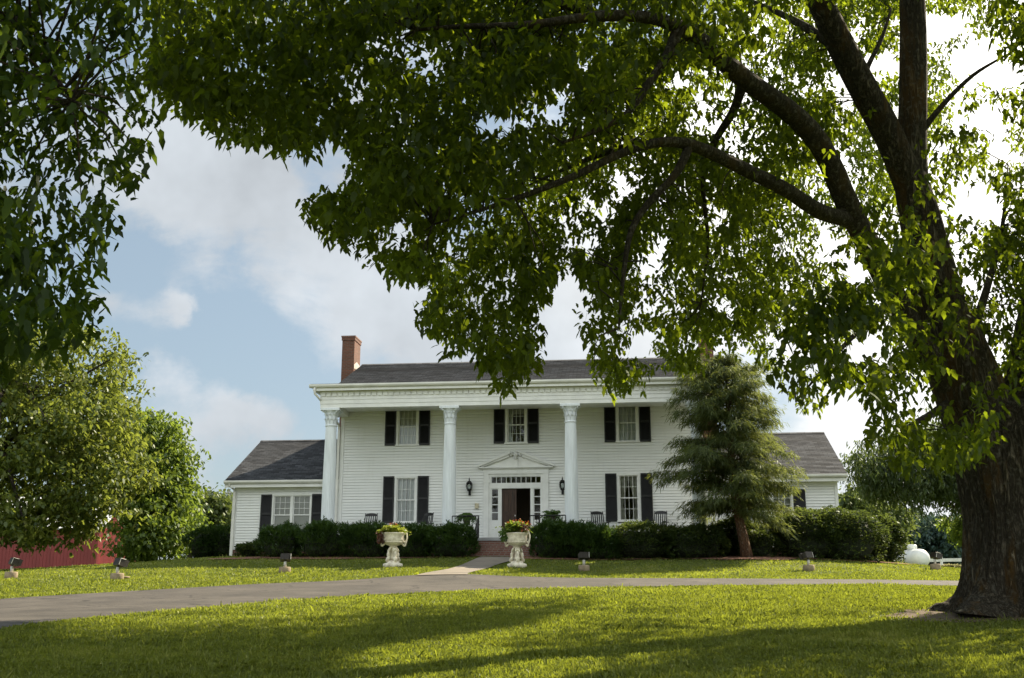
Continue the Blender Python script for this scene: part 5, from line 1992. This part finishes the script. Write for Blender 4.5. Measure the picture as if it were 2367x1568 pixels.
HOLES = [(1147,283,60,30),(1306,212,20,30),(1348,142,25,25),(1253,265,16,18),(1289,265,20,25),(1032,407,20,18),(1059,448,25,12),(1126,425,15,14),(1153,389,15,14),(1360,443,20,16),(1436,425,26,42),(1395,490,36,30),
         (1365,555,26,25),(935,525,25,25),(917,484,20,15),(905,549,20,20),(1047,555,12,12),(1318,667,46,46),(1289,708,32,40),(1300,761,58,70),(1241,602,15,14),(1182,761,25,20),(1501,620,25,30),(1530,555,25,20),(1489,690,15,30),
         (1495,785,30,42),(1460,802,16,30),(1412,773,15,25),(1129,785,20,14),(1088,815,25,14),(1566,183,26,20),(1613,265,20,18),(1436,236,20,12),(828,212,20,15),(899,83,12,10),(775,133,12,15),(935,354,10,10),(1513,77,26,15),
         (1548,35,25,20),(1418,65,15,14),(1614,212,20,18),(1625,276,35,25),(1662,494,20,25),(1620,515,12,14),(1805,234,14,14),(1912,552,16,40),(1991,626,40,35),(2012,796,42,45),(1975,815,25,30),(1943,743,15,16),(1832,801,30,25),
         (1795,775,12,25),(1678,711,20,20),(1652,817,42,16),(1731,817,25,12),(1864,425,14,14),(2039,149,58,35),(1975,85,20,15),(1991,48,15,14),(2062,290,16,48),(2182,53,55,30),(2262,133,70,50),(2326,175,50,35),(2288,265,38,36),
         (2304,329,30,50),(2225,287,20,15),(2257,462,56,40),(2310,499,30,30),(2209,425,20,15),(1225,330,16,12),(1010,250,16,14),(860,90,14,12),(960,470,12,16),(1320,560,14,26),(1580,800,14,16),(700,180,9,9),(620,95,8,10),
         (560,170,9,8),(500,90,8,8),(1000,150,10,9),(1080,120,10,12),(720,260,9,9),(660,280,9,8),(450,180,9,8)]


def main_mask(x, y, jit=10):
    x = x + RNG.normal(0, jit, len(x))
    y = y + RNG.normal(0, jit, len(y))
    ok = inpoly(x, y, MAIN_POLY)
    for hx, hy, rx, ry in HOLES:
        ok &= ((x - hx) / rx) ** 2 + ((y - hy) / ry) ** 2 > 1
    return ok


def outside_frame(x, y, pad=25):
    return (x < -pad) | (x > 2367 + pad) | (y < -pad)


def crown_leaves(name, parent, origin, m, cl, per, spread, L, Wd, leafn, mask, tint=None, droop=(-.05, 1.3)):
    P = np.repeat(cl, per, axis=0) + RNG.normal(0, 1, (len(cl) * per, 3)) * np.array([spread, spread, spread * .75])
    tn = np.repeat(RNG.uniform(.05, .95, len(cl)) if tint is None else tint, per)
    x, y = project(P)
    k = mask(x, y)
    P, tn = P[k], tn[k]
    v_, t_ = leaf_verts(P, leafn, L, Wd, droop, 1.5, .045, .35, tn, shape=LEAF8, vary=(.55, 1.35))
    o = mesh_np(name, v_.reshape(-1, 3), 8, m, parent, t_, loc=origin)
    o.location = (0, 0, 0)
    return o, P


# where the tree throws shade on the grass in front of it (photo pixels)
SHADE = [[(-400, 1440), (0, 1442), (250, 1428), (480, 1408), (700, 1388), (850, 1381), (872, 1392), (760, 1412), (900, 1408), (1200, 1388), (1345, 1377), (1330, 1402), (1200, 1442), (900, 1482), (800, 1500), (660, 1580), (500, 1700), (-400, 1700)],
         [(2700, 1395), (2210, 1412), (2110, 1450), (2030, 1470), (1900, 1458), (1720, 1468), (1550, 1528), (1470, 1580), (1300, 1700), (2700, 1700)]]
SD = np.array(SUN_DIR)


def shadow_ok(P):
    """True where the shadow of P lands in the shaded parts of the lawn, or where the picture does not look"""
    t = (P[:, 2] - 1.2) / SD[2]
    for _ in range(3):
        G = P - SD * t[:, None]
        t += (G[:, 2] - tz(G[:, 0], G[:, 1])) / SD[2]
    G = P - SD * t[:, None]
    x, y = project(G)
    vis = (G[:, 1] > 2) & (x > -60) & (x < 2430) & (y < 1600) & (y > 1290)
    s_ = np.zeros(len(P), bool)
    for po in SHADE:
        s_ |= inpoly(x, y, po)
    return ~vis | s_ | (G[:, 1] > 36), s_ & vis


# clusters seen in the picture: depth follows the limbs, nearer towards the left
allp = np.concatenate(PATHS)
apx, apy = project(allp)
apd = np.where((apy > 400) & (apx > 1900), -9.0, allp[:, 1])      # the lower run of the great limb is leafy
n = 4350
cx_ = RNG.uniform(300, 2480, n * 3)
cy_ = RNG.uniform(-60, 1110, n * 3)
k = main_mask(cx_, cy_, 1)
dens = np.interp(cx_, [300, 700, 1500, 2100, 2180, 2480], [.62, .72, .76, .88, .78, .9])
dens = np.where((cx_ > 2060) & (cy_ < 620), dens * .8, dens)
dens = np.where((cx_ > 1900) & (cy_ > 880), dens * .5, dens)
clump = 1.1 * np.sin(cx_ / 61 + 1.7 * np.sin(cy_ / 83)) * np.sin(cy_ / 57 + 1.3 * np.sin(cx_ / 97))
k &= RNG.uniform(0, 1, len(cx_)) < dens * (.72 + .56 * clump)
cx_, cy_ = cx_[k][:n], cy_[k][:n]
Dm = np.interp(cx_, [300, 700, 1200, 1700, 2100, 2480], [12.6, 13.4, 14.6, 16.6, 18.5, 19.0])
bk = np.interp(cx_, [300, 1200, 1600, 2480], [1.4, 2.2, 3.8, 4.5])
best = None
sc_best = None
for tr_ in range(26):
    Dd = Dm + RNG.normal(0, 1, len(cx_)) * bk * (1 + .06 * tr_)
    if tr_ > 3:
        Dd = np.where(cx_ > 1050, RNG.uniform(13.5, 29, len(cx_)), Dd)
    Dd = np.where((cx_ > 2060) & (cx_ < 2400) & (cy_ > 60) & (cy_ < 900) & (Dd < 18.8) & (RNG.uniform(0, 1, len(cx_)) < np.where(cy_ > 560, .88, .95)), 19.3 + np.abs(RNG.normal(0, 2.5, len(cx_))), Dd)
    Dd = np.clip(Dd, 11.0, 30)
    P_ = np.array([at(x, y, d) for x, y, d in zip(cx_, cy_, Dd)])
    ok1, hit = shadow_ok(P_)
    score = ok1 * 1.0 + hit * 1.0
    # leave the big limbs readable: few leaves hang in front of them
    dd2 = (cx_[:, None] - apx[None]) ** 2 + (cy_[:, None] - apy[None]) ** 2
    nj = np.argmin(dd2, axis=1)
    front = (dd2[np.arange(len(cx_)), nj] < 46 ** 2) & (Dd < apd[nj] + .4)
    score = score - 1.5 * (front & (RNG.uniform(0, 1, len(cx_)) < .8))
    score = score + .3 * (tr_ == 0)
    if best is None:
        best, sc_best = P_, score
    else:
        up_ = (score > sc_best) & (RNG.uniform(0, 1, len(cx_)) < .75)
        best = np.where(up_[:, None], P_, best)
        sc_best = np.where(up_, score, sc_best)
ok_ = sc_best > .5
nj = np.argmin((cx_[:, None] - apx[None]) ** 2 + (cy_[:, None] - apy[None]) ** 2, axis=1)
front = (np.hypot(cx_ - apx[nj], cy_ - apy[nj]) < 46) & (best[:, 1] < apd[nj] + .4)
front &= RNG.uniform(0, 1, len(cx_)) < .85
front |= (cx_ > 2085) & (cx_ < 2400) & (cy_ > 540) & (cy_ < 1000) & (best[:, 1] < 18.6) & (RNG.uniform(0, 1, len(cx_)) < .78)
keep_ = (ok_ | (RNG.uniform(0, 1, len(cx_)) < .35)) & ~front
CL = best[keep_]
CL = CL[CL[:, 2] > tz(CL[:, 0], CL[:, 1]) + 2.2]
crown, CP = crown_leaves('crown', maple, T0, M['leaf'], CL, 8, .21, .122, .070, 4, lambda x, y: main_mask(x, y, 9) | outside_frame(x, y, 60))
# unseen crown, extended over the camera to block skylight and shaped for lawn shade
def dome(c, r, n, zmin):
    d = RNG.normal(0, 1, (n, 3))
    d /= np.linalg.norm(d, axis=1)[:, None]
    q = np.array(c) + d * (RNG.uniform(.2, 1, n) ** .5)[:, None] * np.array(r)
    x, y = project(q)
    q = q[(q[:, 2] > zmin) & outside_frame(x, y, 80)]
    return q[shadow_ok(q)[0]]


cc = np.concatenate([dome((7.5, 17.5, 10.5), (10.5, 9.0, 7.5), 6000, 5.5)[:750], dome((2.5, 8.5, 11.5), (13, 12, 5.0), 6000, 7.0)[:1500]])
crown_leaves('unseen_shade_crown', maple, T0, M['leaf'], cc, 9, .4, .2, .10, 4, lambda x, y: outside_frame(x, y, 40))
# twigs from limbs to the leaf clusters
tw = MB()
for c in CL[::2]:
    d = np.linalg.norm(allp - c, axis=1)
    j = int(np.argmin(d))
    if d[j] > 1.1 or d[j] < .25:
        continue
    s = allp[j]
    mid = (s + c) / 2 + np.array([random.gauss(0, .1), random.gauss(0, .1), .16 * d[j]])
    qx, qy = project(np.stack([mid, s * .25 + mid * .5 + c * .25, (mid + c) / 2]))
    if not (main_mask(qx, qy, 0.01) | outside_frame(qx, qy)).all():
        continue
    m2_ = (mid + c) / 2 + np.array([random.gauss(0, .06), random.gauss(0, .06), .10 * d[j]])
    tw.tube([s - T0, mid - T0, m2_ - T0, c - T0], [.014, .010, .007, .003], 4, cap=False)
tw.build('twigs', M['limb'], maple, True)

# ------------------------------------------------------------------ the neighbour tree whose branches hang in from the left
B2 = np.array([-8.2, 9.5, z1(-8.2, 9.5)])
left = empty('overhanging_maple', B2, 0, 'dark maple boughs hanging down the left edge from a trunk out of view', 'tree')
mb = MB()
mb.tube([np.array(p) - 0 for p in ((0, 0, -.3), (0, 0, .2), (.05, .02, 1.5), (.1, .0, 3.4), (.4, -.05, 5.2), (.9, -.2, 7.2), (1.2, -.3, 9.0))], [.75, .55, .42, .38, .32, .2, .1], 24, rough=.04)
mb.build('trunk', M['bark'], left, True)
LPATH = []
for pts in ([(.4, -.05, 5.0), (1.8, -.3, 6.3), (3.2, -.6, 6.9), (4.6, -.9, 6.8), (5.6, -1.0, 6.3)], [(.3, 0, 4.6), (1.5, -.6, 5.6), (2.8, -1.1, 6.0), (4.0, -1.4, 5.6), (4.6, -1.5, 4.8)], [(.2, 0, 4.0), (1.4, .3, 4.5), (2.6, .4, 4.6), (3.3, .3, 4.2), (3.7, .3, 3.6)],
            [(.9, -.2, 7.0), (2.4, .2, 8.2), (4.2, .4, 8.4)]):
    m_ = MB()
    m_.tube(pts, [.16, .11, .07, .04, .012][:len(pts)] if len(pts) == 5 else [.14, .08, .02], 10, rough=.05)
    m_.build('branch', M['limb'], left, True)
    a = np.array(pts) + B2
    LPATH.append(np.concatenate([a[i] + (a[i + 1] - a[i]) * np.linspace(0, 1, 8)[:, None] for i in range(len(a) - 1)]))
LEFT_POLY = [(-700, -400), (380, -400), (345, 0), (340, 60), (328, 170), (345, 232), (352, 290), (378, 352), (345, 352), (318, 375), (318, 438), (262, 442), (245, 468), (272, 508), (275, 545), (245, 562), (218, 590), (230, 620), (205, 650),
             (232, 700), (218, 740), (200, 792), (172, 828), (120, 800), (60, 780), (20, 860), (-30, 900), (-700, 900)]
LH = [(160, 170, 14, 22), (60, 120, 12, 14), (120, 530, 24, 34), (225, 400, 20, 30), (40, 470, 14, 24), (175, 440, 14, 20), (20, 270, 10, 16), (200, 250, 10, 12), (150, 640, 14, 18), (270, 330, 14, 12), (90, 350, 10, 12), (190, 580, 12, 14)]


def left_mask(x, y, jit=9):
    x = x + RNG.normal(0, jit, len(x))
    y = y + RNG.normal(0, jit, len(y))
    ok = inpoly(x, y, LEFT_POLY)
    for hx, hy, rx, ry in LH:
        ok &= ((x - hx) / rx) ** 2 + ((y - hy) / ry) ** 2 > 1
    return ok


n = 400
lx, ly = RNG.uniform(-500, 390, n * 4), RNG.uniform(-160, 880, n * 4)
k = left_mask(lx, ly, 1) & ((RNG.uniform(0, 1, n * 4) < .8) | (ly < 300))
lx, ly = lx[k][:n], ly[k][:n]
LD = np.clip(RNG.normal(8.3, .9, len(lx)), 6.3, 11)
LC = np.array([at(x, y, d) for x, y, d in zip(lx, ly, LD)])
extra = np.array([B2 + np.array([RNG.normal(.5, 2.2), RNG.normal(0, 2.2), RNG.normal(7.5, 1.8)]) for _ in range(260)])
ex, ey = project(extra)
extra = extra[outside_frame(ex, ey, 60)]
LC = np.concatenate([LC, extra])
crown_leaves('crown', left, B2, M['leaf_shaded'], LC, 9, .2, .105, .056, 4, lambda x, y: left_mask(x, y, 8) | outside_frame(x, y, 60))
lp = np.concatenate(LPATH)
tw = MB()
for c in LC[::2]:
    d = np.linalg.norm(lp - c, axis=1)
    j = int(np.argmin(d))
    if d[j] > 1.3:
        continue
    s = lp[j]
    mid = (s + c) / 2 + np.array([0, 0, .12 * d[j]])
    tw.tube([s - B2, mid - B2, c - B2], [.014, .010, .003], 4, cap=False)
tw.build('twigs', M['limb'], left, True)


# ------------------------------------------------------------------ grass
def grass(N, dlo, dhi, power):
    u = RNG.uniform(0, 1, N)
    a = 1 - power
    D = (dlo ** a + u * (dhi ** a - dlo ** a)) ** (1 / a)
    x = RNG.uniform(-.56, .56, N) * D + RNG.uniform(-1, 1, N)
    ok = ~inpoly(x, D, DRIVE_POLY) & ~inpoly(x, D, WALK_POLY)
    dx, dy = x - (TREE[0] - .5), D - (TREE[1] - .35)
    rr = np.sqrt((dx / 2.0) ** 2 + (dy / 1.25) ** 2)
    ok &= RNG.uniform(0, 1, N) < np.clip((rr - .75) * 1.6, .06, 1)
    x, D = x[ok], D[ok]
    # keep out of the planted beds
    hd = np.hypot((x - at(1720, 1288, 39.6)[0]) / 2.2, (D - 39.6) / .9) > 1
    x, D = x[hd], D[hd]
    z = tz(x, D)
    n = len(x)
    # clumpy height and tint
    f = .5 + .25 * np.sin(x * 1.7 + 1.3 * np.sin(D * 1.1)) + .25 * np.sin(D * 2.3 + 1.7 * np.sin(x * .9))
    f2 = .5 + .5 * np.sin(x * 5.1 + 2 * np.sin(D * 3.7)) * np.sin(D * 6.3 + 2 * np.sin(x * 4.1))
    h = (.035 + .03 * f + .02 * f2) * RNG.uniform(.6, 1.35, n)
    h *= .72 + .5 * np.clip(np.sin(x * 2.9 + 1.1 * np.sin(D * 2.2)) * np.sin(D * 3.1 + np.sin(x * 1.9)), 0, 1) + .3 * RNG.uniform(0, 1, n)
    tall = RNG.uniform(0, 1, n) < .015
    h = np.where(tall, h * 1.9, h)
    w = .003 + .00032 * D
    az = RNG.uniform(0, 2 * np.pi, n)
    lean = RNG.uniform(.1, .95, n)
    d = np.c_[np.cos(az) * np.sin(lean), np.sin(az) * np.sin(lean), np.cos(lean)]
    ph = RNG.uniform(0, 6.28, n)
    s = np.c_[np.cos(ph), np.sin(ph), np.zeros(n)] * (w * RNG.uniform(.7, 1.4, n))[:, None]
    b = np.c_[x, D, z - .004]
    tip = b + d * h[:, None]
    tip[:, 2] -= .15 * h
    mid = b + d * h[:, None] * .55 + np.array([0, 0, .12]) * h[:, None]
    v = np.stack([b - s, b + s, mid + s * .7, tip, mid - s * .7], 1)
    dry = np.clip(np.sin(x * .83 + 2.1 * np.sin(D * .47)) * np.sin(D * .71 + 1.9 * np.sin(x * .53)) - .25, 0, 1)
    t = np.clip(.30 + .25 * (f - .5) + .42 * (f2 - .5) + .5 * dry + RNG.normal(0, .17, n), 0, 1)
    t = np.where(RNG.uniform(0, 1, n) < .03, .98, t)
    return v, t


v1, t1 = grass(620000, 9.0, 46, 1.25)
go = mesh_np('grass', v1.reshape(-1, 3), 5, M['blade'], None, t1)
tag(go, 'short mown green grass covering the sloping lawn', 'grass', kind='stuff')
